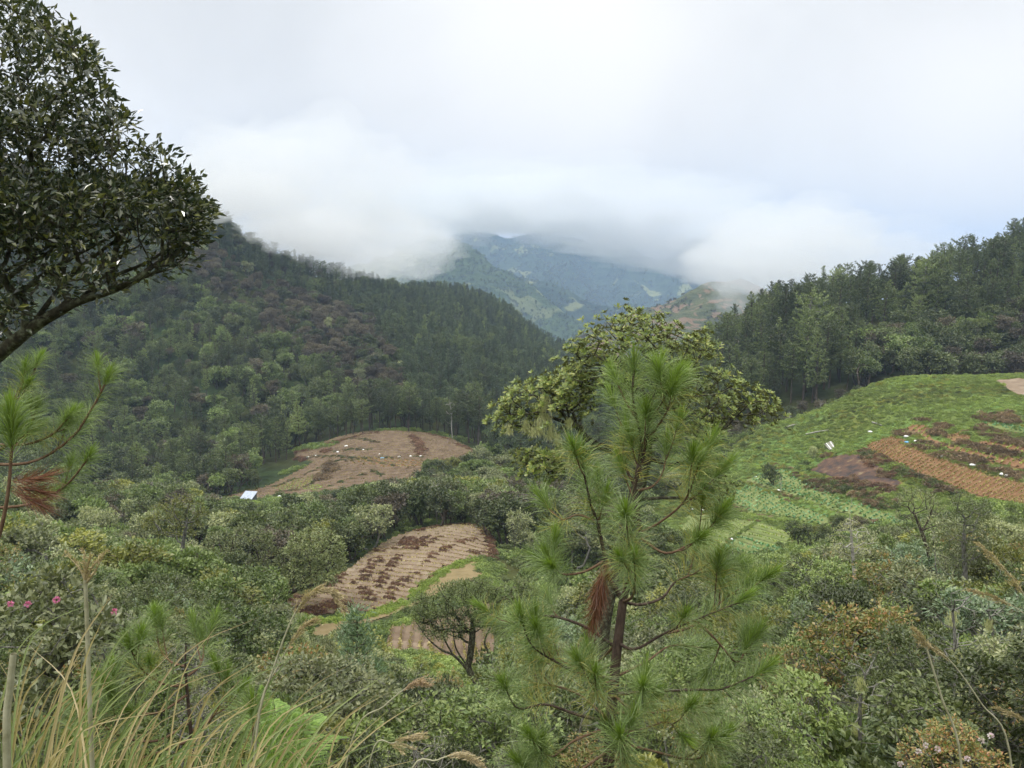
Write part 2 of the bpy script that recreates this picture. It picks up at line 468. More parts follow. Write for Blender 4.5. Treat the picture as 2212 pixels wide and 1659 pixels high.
POLY = {
 'field1': [(859,1159),(910,1146),(968,1138),(1030,1137),(1050,1165),(1061,1193),(1061,1207),(1030,1207),(960,1229),(918,1263),(884,1299),(806,1322),(736,1325),(640,1330),(599,1322),(638,1291),(711,1277),(739,1241),(760,1227),(785,1205),(820,1180)],
 'strip1': [(1058,1207),(1055,1240),(990,1262),(940,1285),(880,1316),(800,1345),(700,1375),(640,1375),(700,1350),(800,1331),(890,1304),(925,1269),(965,1236),(1030,1212)],
 'low1': [(842,1358),(1000,1315),(1062,1300),(1070,1443),(936,1414),(839,1411)],
 'field2': [(568,1056),(638,1022),(680,997),(638,986),(644,972),(722,949),(820,934),(918,937),(974,949),(1030,980),(988,991),(918,997),(912,1035),(834,1040),(750,1057),(680,1068),(610,1067),(576,1078),(470,1080),(526,1064)],
 'orange': [(1927,942),(1873,963),(1881,983),(1935,1000),(2002,1031),(2060,1054),(2106,1071),(2178,1083),(2230,1095),(2330,1105),(2330,1065),(2147,1029),(2095,1013),(2043,996),(1981,971),(1950,950)],
 'upper': [(1987,917),(1954,926),(1981,938),(1997,954),(2064,977),(2147,1000),(2250,1024),(2330,1040),(2330,1018),(2250,1000),(2126,983),(2064,965),(2012,950),(2004,936),(2016,927)],
 'upper2': [(2074,934),(2043,946),(2064,956),(2085,954),(2097,944)],
 'teal_far': [(2106,917),(2199,936),(2300,955),(2300,946),(2230,934),(2150,918)],
 'upper3': [(2093,958),(2147,965),(2230,988),(2320,1005),(2320,988),(2230,970),(2147,952)],
 'burnt': [(1825,983),(1783,992),(1752,1017),(1804,1033),(1856,1054),(1929,1067),(1945,1045),(1929,1029),(1881,996),(1860,983)],
 'teal1': [(1692,1016),(1612,1038),(1668,1058),(1712,1070),(1748,1084),(1790,1100),(1866,1119),(1950,1143),(1965,1125),(1880,1100),(1835,1089),(1793,1072),(1741,1047),(1710,1028)],
 'teal2': [(1630,1050),(1556,1076),(1620,1110),(1706,1122),(1760,1138),(1812,1126),(1752,1105),(1689,1085),(1679,1072),(1648,1064)],
 'green1': [(1639,1132),(1598,1159),(1700,1189),(1718,1155)],
 'cabbage': [(1598,1161),(1562,1189),(1596,1201),(1689,1199),(1700,1191)],
 'green2': [(1585,1122),(1543,1141),(1481,1164),(1490,1195),(1543,1197),(1575,1164),(1631,1128)],
 'green3': [(1487,1113),(1560,1112),(1565,1130),(1535,1140),(1470,1150)],
 'pale_top': [(2150,822),(2190,850),(2300,880),(2300,830),(2200,818)],
}
RIGHT_OPEN = [(1560,1000),(1600,950),(1700,903),(1830,850),(1950,803),(2212,795),(2700,790),(2700,1160),(2212,1100),(2100,1090),(1950,1130),(1800,1120),(1760,1165),(1720,1200),(1560,1205),(1400,1215),(1380,1130),(1450,1060)]
CENTRE_BANK = [(790,1415),(870,1400),(940,1420),(1050,1450),(1080,1540),(1040,1620),(900,1560),(840,1500)]

def cell_block(poly_names, u, v, D, d0, d1):
    m = np.zeros(np.shape(u), bool)
    for p in poly_names: m |= in_poly(u, v, POLY[p])
    return m & (D > d0) & (D < d1)
RIGHT_F = ['orange','upper','upper2','teal_far','upper3','burnt','teal1','teal2','green1','cabbage','green2','green3','pale_top']
def cover(x, y, z):
    """0 forest floor, 1 bright bracken slope, 2 field ground, 3 near undergrowth"""
    u, v = proj(x, y, z)
    c = np.zeros(np.shape(u), int)
    c[(y < 100)] = 3
    c[in_poly(u, v, RIGHT_OPEN) & (y > 95) & (y < 184)] = 1
    c[in_poly(u, v, CENTRE_BANK) & (y > 25) & (y < 75)] = 1
    f = cell_block(['field1', 'strip1', 'low1'], u, v, y, 55, 135) | cell_block(['field2'], u, v, y, 175, 262) | cell_block(RIGHT_F, u, v, y, 95, 184)
    c[f] = 2
    return c

def ground_mesh():
    x = np.sin(front)[:, None] * RR; y = np.cos(front)[:, None] * RR; z = HG.copy()
    # behind and beside the camera the slope carries on upwards
    nb = len(back)
    xb = np.sin(back)[:, None] * RR; yb = np.cos(back)[:, None] * RR
    zb = np.zeros((nb, NRR))
    up = np.interp(RR, [.4, 3, 12, 60, 400, 1200, 6800], [-1.62, -1.2, 1.5, 8, 45, 30, -330]) 
    for k in range(nb):
        w = (k + 1) / (nb + 1)
        side = HG[-1] if w < .5 else HG[0]
        q = min(1, (w if w < .5 else 1 - w) * 2 * 1.6); q = q * q * (3 - 2 * q)
        zb[k] = side * (1 - q) + up * q
    X = np.concatenate([x, xb]); Y = np.concatenate([y, yb]); Z = np.concatenate([z, zb])
    n = len(X)
    v = np.stack([X, Y, Z], 2).reshape(-1, 3)
    i = np.arange(n)[:, None]; j = np.arange(NRR - 1)[None]
    ii = (i + 1) % n
    f = np.stack([i * NRR + j, i * NRR + j + 1, ii * NRR + j + 1, ii * NRR + j], 2).reshape(-1, 4)
    # close the hole under the camera
    c = len(v)
    v = np.concatenate([v, [[0, 0, -1.62]]])
    b = MB(); b.add(v, f)
    k = np.arange(n)
    b.t.append(np.stack([k * NRR, ((k + 1) % n) * NRR, np.full(n, c)], 1).astype(np.int32)); b.tm.append(np.zeros(n, int))
    cv = cover(v[:, 0], v[:, 1], v[:, 2])
    me = b.build('ground', [], smooth=True)
    base = np.array([[.030, .040, .020], [.105, .145, .055], [.17, .125, .085], [.050, .060, .028]])[cv]
    # brown floor under the dry forest patch, lighter grass on the pine slope
    at = me.attributes.new('cover', 'FLOAT_COLOR', 'POINT')
    at.data.foreach_set('color', np.concatenate([base, np.ones((len(base), 1))], 1).astype(np.float32).ravel())
    return me

def ground_material():
    m, nt, bs = principled('ground_soil')
    L = nt.links.new
    geo = N(nt, 'ShaderNodeNewGeometry')
    at = N(nt, 'ShaderNodeAttribute'); at.attribute_name = 'cover'
    n1 = N(nt, 'ShaderNodeTexNoise'); n1.inputs['Scale'].default_value = .35; n1.inputs['Detail'].default_value = 8; n1.inputs['Roughness'].default_value = .7
    L(geo.outputs['Position'], n1.inputs['Vector'])
    n2 = N(nt, 'ShaderNodeTexNoise'); n2.inputs['Scale'].default_value = .05; n2.inputs['Detail'].default_value = 4
    L(geo.outputs['Position'], n2.inputs['Vector'])
    r1 = N(nt, 'ShaderNodeValToRGB'); r1.color_ramp.elements[0].position = .35; r1.color_ramp.elements[1].position = .68
    r1.color_ramp.elements[0].color = (.72, .68, .58, 1); r1.color_ramp.elements[1].color = (1.35, 1.4, 1.25, 1)
    L(n1.outputs['Fac'], r1.inputs[0])
    r2 = N(nt, 'ShaderNodeValToRGB'); r2.color_ramp.elements[0].position = .4; r2.color_ramp.elements[1].position = .62
    r2.color_ramp.elements[0].color = (1.15, .95, .8, 1); r2.color_ramp.elements[1].color = (.92, 1.08, .95, 1)
    L(n2.outputs['Fac'], r2.inputs[0])
    a = N(nt, 'ShaderNodeVectorMath', operation='MULTIPLY'); L(at.outputs['Color'], a.inputs[0]); L(r1.outputs[0], a.inputs[1])
    b = N(nt, 'ShaderNodeVectorMath', operation='MULTIPLY'); L(a.outputs[0], b.inputs[0]); L(r2.outputs[0], b.inputs[1])
    L(b.outputs[0], bs.inputs['Base Color']); bs.inputs['Roughness'].default_value = 1; bs.inputs['Specular IOR Level'].default_value = .1
    bp = N(nt, 'ShaderNodeBump'); bp.inputs['Strength'].default_value = .6; bp.inputs['Distance'].default_value = .25
    L(n1.outputs['Fac'], bp.inputs['Height']); L(bp.outputs[0], bs.inputs['Normal'])
    return m
gme = ground_mesh(); gme.materials.append(ground_material())
tag(link('ground', gme), kind='structure')

# ------------------------------------------------------------------ far hills (each its own body of terrain)
FAR = {}
def far_hill(name, crest, foot, n=(150, 90), rough=30, gul=60, scale=300, seed=0, back_drop=.5, material=None):
    """crest/foot: lists of (u, v, D)."""
    cu = np.array([c[0] for c in crest], float); U = np.linspace(cu[0], cu[-1], n[0])
    def lin(lst, k): return np.interp(U, [c[0] for c in lst], [c[k] for c in lst])
    cz, cD = lin(crest, 1), lin(crest, 2); fz, fD = lin(foot, 1), lin(foot, 2)
    def world_(u, v, D):
        s = slope_of(v); return (u - CX) / F * (CP - s * SP) * D, D, s * D
    cx_, cy_, czz = world_(U, cz, cD); fx_, fy_, fzz = world_(U, fz, fD)
    rows = []
    nf = int(n[1] * .72)
    for k in range(n[1]):
        if k <= nf:
            t = k / nf; zt = t ** 1.15
            rows.append(np.stack([fx_ + (cx_ - fx_) * t, fy_ + (cy_ - fy_) * t, fzz + (czz - fzz) * zt], 1))
        else:
            t = (k - nf) / (n[1] - nf)
            rows.append(np.stack([cx_ * (1 + .25 * t), cy_ + (cy_ - fy_) * t * .8, czz + (-330 - czz) * t ** 1.2], 1))
    P = np.array(rows)
    x, y = P[..., 0], P[..., 1]
    wgt = np.minimum(1, np.linspace(0, 1, n[1])[:, None] * 6) * np.where(np.arange(n[1])[:, None] > nf, .5, 1)
    P[..., 2] += wgt * rough * fbm(x / scale + seed, y / scale, 5, seed)
    ridge = 1 - np.abs(fbm(x / (scale * .8) + seed * 3, y / (scale * 2.2), 4, seed + 1)) * 2.2
    P[..., 2] -= wgt * gul * (1 - ridge) * .8
    b = MB()
    i = np.arange(n[1] - 1)[:, None]; j = np.arange(n[0] - 1)[None]
    f = np.stack([i * n[0] + j, i * n[0] + j + 1, (i + 1) * n[0] + j + 1, (i + 1) * n[0] + j], 2).reshape(-1, 4)
    b.add(P.reshape(-1, 3), f)
    o = link(name, b.build(name, [material], smooth=True)); tag(o, kind='structure')
    FAR[name + str(seed)] = P
    return P

def hill_material(name, cols, scale, field, field_amt, fscale=.004):
    """Wooded slope with open patches of pasture or tilled ground."""
    m, nt, bs = principled(name); L = nt.links.new
    geo = N(nt, 'ShaderNodeNewGeometry')
    n1 = N(nt, 'ShaderNodeTexNoise'); n1.inputs['Scale'].default_value = scale; n1.inputs['Detail'].default_value = 8; n1.inputs['Roughness'].default_value = .7
    L(geo.outputs['Position'], n1.inputs['Vector'])
    rp = N(nt, 'ShaderNodeValToRGB'); el = rp.color_ramp.elements; el[0].position = .35; el[1].position = .65
    el[0].color = hx(cols[0]); el[1].color = hx(cols[1]); L(n1.outputs['Fac'], rp.inputs[0])
    n2 = N(nt, 'ShaderNodeTexNoise'); n2.inputs['Scale'].default_value = fscale; n2.inputs['Detail'].default_value = 3; n2.inputs['Distortion'].default_value = 1.0
    L(geo.outputs['Position'], n2.inputs['Vector'])
    st = N(nt, 'ShaderNodeMapRange'); st.inputs['From Min'].default_value = 1 - field_amt; st.inputs['From Max'].default_value = 1 - field_amt + .03
    L(n2.outputs['Fac'], st.inputs['Value'])
    mx = N(nt, 'ShaderNodeMix', data_type='RGBA'); mx.inputs['B'].default_value = hx(field)
    L(st.outputs[0], mx.inputs['Factor']); L(rp.outputs[0], mx.inputs['A']); L(mx.outputs['Result'], bs.inputs['Base Color'])
    bs.inputs['Roughness'].default_value = 1; bs.inputs['Specular IOR Level'].default_value = .05
    bp = N(nt, 'ShaderNodeBump'); bp.inputs['Strength'].default_value = 1; bp.inputs['Distance'].default_value = 12
    L(n1.outputs['Fac'], bp.inputs['Height']); L(bp.outputs[0], bs.inputs['Normal'])
    return m
mt_back = hill_material('mountain_forest', [(.018, .036, .022), (.055, .085, .04)], .02, (.20, .22, .09), .38)
mt_spur = hill_material('spur_forest', [(.055, .09, .035), (.12, .17, .06)], .03, (.22, .25, .10), .40, .006)
mt_terr = hill_material('terraced_slope', [(.05, .065, .03), (.11, .12, .05)], .04, (.20, .14, .09), .46, .03)
P_back = far_hill('mountain', [(300, 640, 4800), (800, 590, 4600), (900, 520, 4600), (1010, 482, 4700), (1180, 488, 4600), (1350, 520, 4500), (1600, 590, 4300), (1800, 640, 4300), (2300, 680, 4200)],
         [(300, 740, 3000), (2300, 730, 3000)], rough=60, gul=150, scale=430, seed=1, material=mt_back, n=(240, 140))
P_mid = far_hill('mountain', [(1040, 590, 3150), (1110, 585, 3150), (1180, 600, 3100), (1240, 625, 3000), (1330, 655, 2900), (1420, 668, 2850), (1560, 672, 2800)],
         [(1040, 760, 2400), (1560, 770, 2400)], rough=30, gul=36, scale=200, seed=2, material=mt_back)
P_spur = far_hill('mountain', [(500, 640, 2800), (800, 560, 2700), (880, 520, 2650), (940, 505, 2650), (1010, 520, 2600), (1060, 558, 2500), (1150, 620, 2350), (1230, 680, 2200), (1300, 712, 2100), (1360, 745, 2050)],
         [(500, 800, 1750), (1360, 800, 1800)], rough=20, gul=50, scale=190, seed=3, material=mt_spur, n=(220, 120))
P_hill = far_hill('hill', [(1180, 770, 1250), (1240, 728, 1250), (1300, 704, 1260), (1360, 682, 1280), (1440, 650, 1300), (1530, 607, 1340), (1600, 592, 1360), (1680, 640, 1360), (1800, 700, 1360), (2100, 720, 1360)],
         [(1180, 860, 900), (2100, 900, 900)], rough=10, gul=9, scale=120, seed=5, material=mt_terr, n=(220, 90))
# ------------------------------------------------------------------ plant builders
M['leaf_dark'] = leaf_mat('leaf_dark', [(.026, .042, .020), (.054, .078, .036), (.090, .116, .055)], obj=.3)
M['leaf_mid'] = leaf_mat('leaf_mid', [(.042, .078, .030), (.090, .140, .055), (.155, .205, .085)], obj=.3)
M['leaf_brown'] = leaf_mat('leaf_brown', [(.026, .027, .024), (.054, .051, .045), (.078, .070, .062), (.050, .064, .038)], obj=.35)
M['leaf_greygreen'] = leaf_mat('leaf_greygreen', [(.075, .100, .065), (.145, .180, .115), (.235, .265, .180)], obj=.25)
M['leaf_sage'] = leaf_mat('leaf_sage', [(.045, .066, .036), (.090, .118, .062), (.150, .180, .105)], obj=.2)
M['leaf_olive'] = leaf_mat('leaf_olive', [(.060, .085, .025), (.125, .150, .042), (.20, .215, .070)], obj=.25)
M['leaf_teal'] = leaf_mat('leaf_teal', [(.055, .095, .070), (.115, .180, .135), (.20, .27, .21)], obj=.15)
M['leaf_red'] = leaf_mat('leaf_red', [(.055, .085, .032), (.105, .140, .050), (.175, .165, .075), (.23, .115, .07)], obj=.15)
M['leaf_bright'] = leaf_mat('leaf_bright', [(.068, .110, .036), (.120, .178, .060), (.175, .230, .095)], obj=.2)
M['pine_far'] = leaf_mat('pine_far', [(.022, .038, .017), (.046, .070, .030), (.078, .106, .044)], obj=.4, trans=.15)
M['pine_ridge'] = leaf_mat('pine_ridge', [(.019, .038, .021), (.041, .068, .035), (.070, .100, .050)], obj=.3, trans=.1)
M['pine_light'] = leaf_mat('pine_light', [(.060, .095, .040), (.105, .150, .062), (.150, .195, .085)], obj=.25, trans=.2)
M['lichen'] = leaf_mat('lichen', [(.22, .26, .17), (.34, .38, .26), (.42, .45, .33)], obj=.1, trans=.3, rough=.9)
M['dry_grass'] = leaf_mat('dry_grass', [(.22, .17, .08), (.36, .29, .15), (.46, .39, .23)], obj=.1, trans=.3, rough=.7)
M['red_brush'] = leaf_mat('red_brush', [(.050, .030, .024), (.095, .055, .043), (.15, .10, .075)], obj=.25, trans=.1)
M['dry_brush'] = leaf_mat('dry_brush', [(.055, .042, .032), (.11, .085, .062), (.17, .14, .10)], obj=.25, trans=.1)

def skeleton(trunk, tips, bf=.35, step=.35, wob=.08, rng=None):
    """Greedy branching: each tip joins the node that is near and not too far along from the root."""
    pos = [np.array(p, float) for p in trunk]; par = [-1] + list(range(len(trunk) - 1))
    pl = [0.0]
    for i in range(1, len(trunk)): pl.append(pl[-1] + np.linalg.norm(pos[i] - pos[i - 1]))
    tips = np.asarray(tips, float)
    order = np.argsort(np.linalg.norm(tips - pos[-1], axis=1))
    P = np.array(pos); PL = np.array(pl); start = max(0, int(len(trunk) * .35)); tipn = []
    mask0 = np.zeros(len(P)); mask0[:start] = 1e3
    pen = mask0
    for ti in order:
        t = tips[ti]
        d = np.linalg.norm(P - t, axis=1)
        # prefer parents that lie below the tip
        c = d + bf * PL + pen + np.maximum(0, P[:, 2] - t[2]) * .6
        k = int(np.argmin(c)); L = d[k]
        n = max(1, int(L / step)); prev = k; a = P[k]; new = []
        sag = rng.normal(size=3) * wob * L if rng is not None else 0
        for q in range(1, n + 1):
            f = q / n
            p = a + (t - a) * f + sag * math.sin(f * math.pi)
            if n > 1: p[2] -= .10 * L * math.sin(f * math.pi)
            new.append(p); par.append(prev); prev = len(P) + len(new) - 1
        P = np.concatenate([P, new]); 
        base = PL[k]; PL = np.concatenate([PL, base + np.linspace(L / n, L, n)]); pen = np.concatenate([pen, np.zeros(n)])
        tipn.append(prev)
    return P, np.array(par), np.array(tipn)

def wood(mb, P, par, tipn, r_tip=.01, power=.5, r_max=None, sides=5, m=0, ntrunk=0):
    n = len(P); cnt = np.zeros(n)
    for t in tipn:
        k = t
        while k >= 0: cnt[k] += 1; k = par[k]
    rad = r_tip * np.maximum(cnt, 1) ** power
    if r_max: rad = np.minimum(rad, r_max)
    seen = np.zeros(n, bool)
    depth = np.zeros(n)
    for i in range(n): depth[i] = 0 if par[i] < 0 else depth[par[i]] + 1
    ends = list(tipn) + ([ntrunk - 1] if ntrunk else [])
    for t in sorted(ends, key=lambda q: -depth[q]):
        path = []; k = t
        while k >= 0 and not seen[k]: path.append(k); seen[k] = True; k = par[k]
        if k >= 0: path.append(k)
        if len(path) < 2: continue
        path = path[::-1]
        r = rad[path].copy(); r[0] = min(r[0], r[1] * 1.15)
        tube(mb, P[path], r, sides if r[1] > r_tip * 2.5 else 3, m)

def blobs(rng, H, base, R, n, flat=.7):
    """Crown masses: centre (x, y, z) and radii."""
    out = []
    cz = (H + base) / 2; hz = (H - base) / 2
    for i in range(n):
        a = rng.random() * 2 * math.pi + i * 2.4; rr = R * .62 * math.sqrt(rng.random()) if i else 0
        t = rng.random() * 2 - .7 if i else .5
        z = cz + hz * .55 * t - .25 * rr * flat
        s = R * (.38 + .22 * rng.random()) * (7.5 / max(n, 7.5)) ** .35
        out.append((rr * math.cos(a), rr * math.sin(a), z, s, s * flat))
    top = max(b[2] + b[4] for b in out); sh = H - top
    return [(x, y, z + sh, r, h) for x, y, z, r, h in out]

def crown_tips(rng, bl, n, low=-.35):
    w = np.array([b[3] ** 2 for b in bl]); w /= w.sum()
    k = rng.choice(len(bl), n * 3, p=w)
    d = rdir(rng, n * 3, .25); ok = d[:, 2] > low
    B = np.array(bl)[k]
    r = (.72 + .28 * rng.random(n * 3))[:, None]
    p = B[:, :3] + d * r * np.stack([B[:, 3], B[:, 3], B[:, 4]], 1)
    # a few shoots stick out of the mass
    far = rng.random(n * 3) < .10; p[far] = B[far, :3] + (p[far] - B[far, :3]) * (1.2 + .25 * rng.random((far.sum(), 1)))
    # drop tips buried inside another mass
    for x, y, z, R_, h in bl:
        q = ((p - [x, y, z]) / [R_, R_, h]); ok &= (np.linalg.norm(q, axis=1) > .62)
    p = p[ok][:n]; d = d[ok][:n]
    return p, d

def foliage(mb, rng, tips, dirs, per, cl, ln, wd, shape='rhomb', m=0, up=.5, vary=.35, fold=.2, droop=0.0, squash=.7):
    n = len(tips) * per
    c = np.repeat(tips, per, 0); dd = np.repeat(dirs, per, 0)
    off = rdir(rng, n) * (rng.random(n) ** .5)[:, None] * cl; off[:, 2] *= squash
    ax = unit(off / max(cl, 1e-6) * .9 + dd * .5 + rng.normal(size=(n, 3)) * .35)
    nr = unit(rng.normal(size=(n, 3)) * .45 + dd * .4 + [0, 0, up])
    leaves(mb, c + off - dd * cl * .2, ax, nr, ln * (1 - vary + 2 * vary * rng.random(n)), wd * (1 - vary + 2 * vary * rng.random(n)), m, fold, shape, droop)

def make_broadleaf(seed, H=7, base=2.0, R=3.0, nb=7, ntips=70, per=24, cl=.55, ln=.34, wd=.22, shape='rhomb', flat=.7, r_tip=.02, lean=.1, low=-.35, up=.5, droop=0., stems=1, step=.5):
    rng = np.random.default_rng(seed)
    bl = blobs(rng, H, base, R, nb, flat)
    tips, dirs = crown_tips(rng, bl, ntips, low)
    tr, cr = MB(), MB()
    lx, ly = rng.normal(size=2) * lean * H
    for s in range(stems):
        ox, oy = (rng.normal(size=2) * .12 * R if stems > 1 else (0, 0))
        zt = base + (H - base) * .45
        tk = bez([(ox, oy, -.4), (ox + lx * .1, oy + ly * .1, base * .5), (ox * 2 + lx * .3, oy * 2 + ly * .3, max(base, .3) + .1), (ox * 3 + lx * .2, oy * 3, zt)], 8)
        sel = np.arange(len(tips)) % stems == s
        if sel.sum() < 2: continue
        P, par, tn = skeleton(tk, tips[sel], step=step, rng=rng)
        wood(tr, P, par, tn, r_tip=r_tip, ntrunk=len(tk))
    foliage(cr, rng, tips, dirs, per, cl, ln, wd, shape, up=up, droop=droop)
    return tr, cr

def make_pine(seed, H=15, R=2.6, clear=.28, top=.12, nbr=42, tier=.55, blade=.42, bw=.075, per=7, curve=.12, flat=False, ragged=.35):
    """Pine with separate shelves of needles on its limbs."""
    rng = np.random.default_rng(seed); tr, cr = MB(), MB()
    lean = rng.normal(size=2) * .02 * H
    def axis(z): f = z / H; return np.array([lean[0] * f * f, lean[1] * f * f, z])
    tz = np.linspace(-.5, H * .985, 9)
    tube(tr, [axis(z) for z in tz], np.interp(tz, [-.5, H], [H * .016, H * .003]), 6)
    pos = []; dr = []
    for i in range(nbr):
        f = (i + rng.random() * .9) / nbr
        z = H * (clear + (1 - clear) * f)
        if flat: prof = (.55 + .45 * math.sin(min(1, f * 1.25) * math.pi * .55)) * (1 - f ** 6 * .75)
        else: prof = (1 - f) ** .75 * .92 + top
        if f < .12: prof *= .75
        Lb = R * prof * (1 - ragged + ragged * 1.6 * rng.random())
        az = i * 2.399 + rng.normal() * .4
        o = axis(z); d = np.array([math.cos(az), math.sin(az), 0])
        rise = (.45 if f > .7 else .12) * Lb + rng.normal() * .08 * Lb
        pts = []
        for q in np.linspace(0, 1, 5):
            p = o + d * Lb * q; p[2] += rise * q ** 2 - curve * Lb * math.sin(q * math.pi) ; pts.append(p)
        tube(tr, pts, np.linspace(H * .0045, H * .0012, 5), 3)
        nt = max(3, int(Lb / tier * 2.6))
        for q in range(nt):
            t = .25 + .75 * (q + rng.random()) / nt
            k = min(3, int(t * 4)); fr = t * 4 - k
            p = pts[k] * (1 - fr) + pts[k + 1] * fr
            side = np.array([-d[1], d[0], 0]) * rng.normal() * .30 * Lb * (1.15 - t * .6)
            p = p + side + [0, 0, .10 + rng.random() * .15]
            pos.append(p); dr.append(unit(d * .6 + side * .5 + [0, 0, .75]))
    pos.append(axis(H)); dr.append(np.array([0, 0, 1.]))
    pos = np.array(pos); dr = np.array(dr); n = len(pos) * per
    c = np.repeat(pos, per, 0); dd = np.repeat(dr, per, 0)
    ax = unit(dd * .75 + rng.normal(size=(n, 3)) * .62)
    leaves(cr, c - ax * .05 + rng.normal(size=(n, 3)) * .10, ax, rdir(rng, n), blade * (.7 + .6 * rng.random(n)), bw * (.8 + .5 * rng.random(n)) * 2.2, 0, .1, 'rhomb')
    return tr, cr

def dead_tree(seed, H=9, n=16, rt=.035):
    rng = np.random.default_rng(seed); tr = MB()
    a = [(0, 0, -.4), (.1, .05, H * .3), (-.1, .1, H * .65), (.15, 0, H)]
    tips = []
    for i in range(n):
        z = H * (.35 + .65 * rng.random()); az = rng.random() * 6.28; L = H * .16 * (1.3 - z / H) + .4
        tips.append((math.cos(az) * L, math.sin(az) * L, z + L * .35))
    tk = bez(a, 9)
    P, par, tn = skeleton(tk, np.array(tips), rng=rng, step=.5); wood(tr, P, par, tn, r_tip=rt, ntrunk=len(tk), power=.45)
    return tr

PROTO = {}          # kind -> list of dict(name, joined mesh, trunk mesh, crown mesh, height)
def proto(kind, tr, cr, H, leafmat, barkmat, wood_name='trunk', leaf_name='crown'):
    j = MB(); j.merge(tr, 0); j.merge(cr, 1)
    d = dict(H=H, joined=j.build(kind, [barkmat, leafmat]), trunk=tr.build(wood_name, [barkmat]), crown=cr.build(leaf_name, [leafmat]))
    PROTO.setdefault(kind, []).append(d)
def recolour(src, kind, leafmat, barkmat=None):
    for d in PROTO[src]:
        e = dict(H=d['H'])
        for k, slot in (('joined', 1), ('crown', 0), ('trunk', None)):
            e[k] = d[k].copy()
            if slot is not None: e[k].materials[slot] = leafmat
            if barkmat is not None and k in ('joined', 'trunk'): e[k].materials[0] = barkmat
        PROTO.setdefault(kind, []).append(e)

for s in range(4):
    tr, cr = make_broadleaf(100 + s, H=7, base=.1 + .25 * s, R=3.1, nb=9 + s, ntips=110, per=17, cl=.62, ln=.36, wd=.25, flat=.85, low=-.75, stems=2)
    proto('bl_dark', tr, cr, 7, M['leaf_dark'], M['bark'])
recolour('bl_dark', 'bl_brown', M['leaf_brown']); M['leaf_slope'] = leaf_mat('leaf_slope', [(.044, .076, .030), (.085, .130, .050), (.130, .178, .074)], obj=.2)
recolour('bl_dark', 'bl_mid', M['leaf_slope'])
recolour('bl_dark', 'bl_grey', M['leaf_greygreen'], M['bark_grey']); recolour('bl_dark', 'bl_olive', M['leaf_olive'])
for s in range(4):
    tr, cr = make_pine(200 + s, H=15, R=2.6 + .35 * s, clear=.18 + .08 * s, nbr=40 + 4 * s, ragged=.5 + .1 * s, curve=.05 + .06 * s)
    proto('pine_far', tr, cr, 15, M['pine_far'], M['bark'])
for s in range(2):
    tr, cr = make_pine(220 + s, H=15, R=4.0, clear=.42, nbr=34, flat=True, ragged=.45, per=8)
    proto('pine_flat', tr, cr, 15, M['pine_far'], M['bark'])
recolour('pine_far', 'pine_ridge', M['pine_ridge']); recolour('pine_flat', 'pine_flat_light', M['pine_light'], M['bark_grey']); recolour('pine_far', 'pine_light', M['pine_light'])
# shrubs with countable leaves for the near slopes
for s in range(4):
    tr, cr = make_broadleaf(300 + s, H=2.6, base=.3, R=1.25 + .1 * s, nb=13, ntips=230, per=20, cl=.15, ln=.095, wd=.052, shape='rhomb', flat=.85, r_tip=.0045, low=-.6, stems=3, step=.25, up=.6)
    proto('sh_mid', tr, cr, 2.6, M['leaf_mid'], M['bark_grey'], 'stem', 'foliage')
for s in range(3):
    tr, cr = make_broadleaf(330 + s, H=3.0, base=.5, R=1.0 + .15 * s, nb=10, ntips=120, per=11, cl=.16, ln=.15, wd=.075, shape='leaf', flat=.9, r_tip=.006, low=-.6, stems=2, step=.25, up=.9, droop=.25)
    proto('sh_big', tr, cr, 3.0, M['leaf_bright'], M['bark_grey'], 'stem', 'foliage')
for s in range(2):
    tr, cr = make_broadleaf(340 + s, H=3.2, base=.6, R=1.1, nb=8, ntips=150, per=7, cl=.12, ln=.05, wd=.03, flat=.9, r_tip=.005, low=-.6, stems=3, step=.3)
    proto('sh_twiggy', tr, cr, 3.2, M['leaf_greygreen'], M['bark_grey'], 'stem', 'foliage')
recolour('sh_big', 'sh_bigdark', M['leaf_dark'])
for k, mm in (('sh_dark', 'leaf_dark'), ('sh_red', 'leaf_red'), ('sh_teal', 'leaf_teal'), ('sh_olive', 'leaf_olive'), ('sh_grey', 'leaf_greygreen')):
    recolour('sh_mid', k, M[mm])
# low herbs: bracken-like cushions
def make_cushion(seed, R=.8, H=.5, n=700, ln=.16, wd=.09):
    rng = np.random.default_rng(seed); cr = MB()
    k = 9; c = np.stack([rng.normal(size=k) * R * .5, rng.normal(size=k) * R * .5, np.zeros(k)], 1); h = H * (.5 + .6 * rng.random(k))
    q = rng.integers(0, k, n); d = rdir(rng, n, .5); d[:, 2] = np.abs(d[:, 2])
    p = c[q] + d * np.stack([np.full(n, R * .42), np.full(n, R * .42), h[q]], 1)
    leaves(cr, p, unit(d + rng.normal(size=(n, 3)) * .5), unit(d + rng.normal(size=(n, 3)) * .5 + [0, 0, .5]), ln * (.6 + .8 * rng.random(n)), wd * (.6 + .8 * rng.random(n)))
    return cr
for s in range(4):
    proto('cu_bright', MB(), make_cushion(400 + s), .6, M['leaf_bright'], M['bark'])
M['verge'] = leaf_mat('verge', [(.085, .140, .035), (.140, .205, .055), (.19, .255, .08)], obj=.1)
recolour('cu_bright', 'cu_verge', M['verge'])
recolour('cu_bright', 'cu_mid', M['leaf_mid']); recolour('cu_bright', 'cu_red', M['red_brush']); recolour('cu_bright', 'cu_dry', M['dry_brush']); recolour('cu_bright', 'cu_dark', M['leaf_dark'])
recolour('cu_bright', 'cu_olive', M['leaf_olive'])
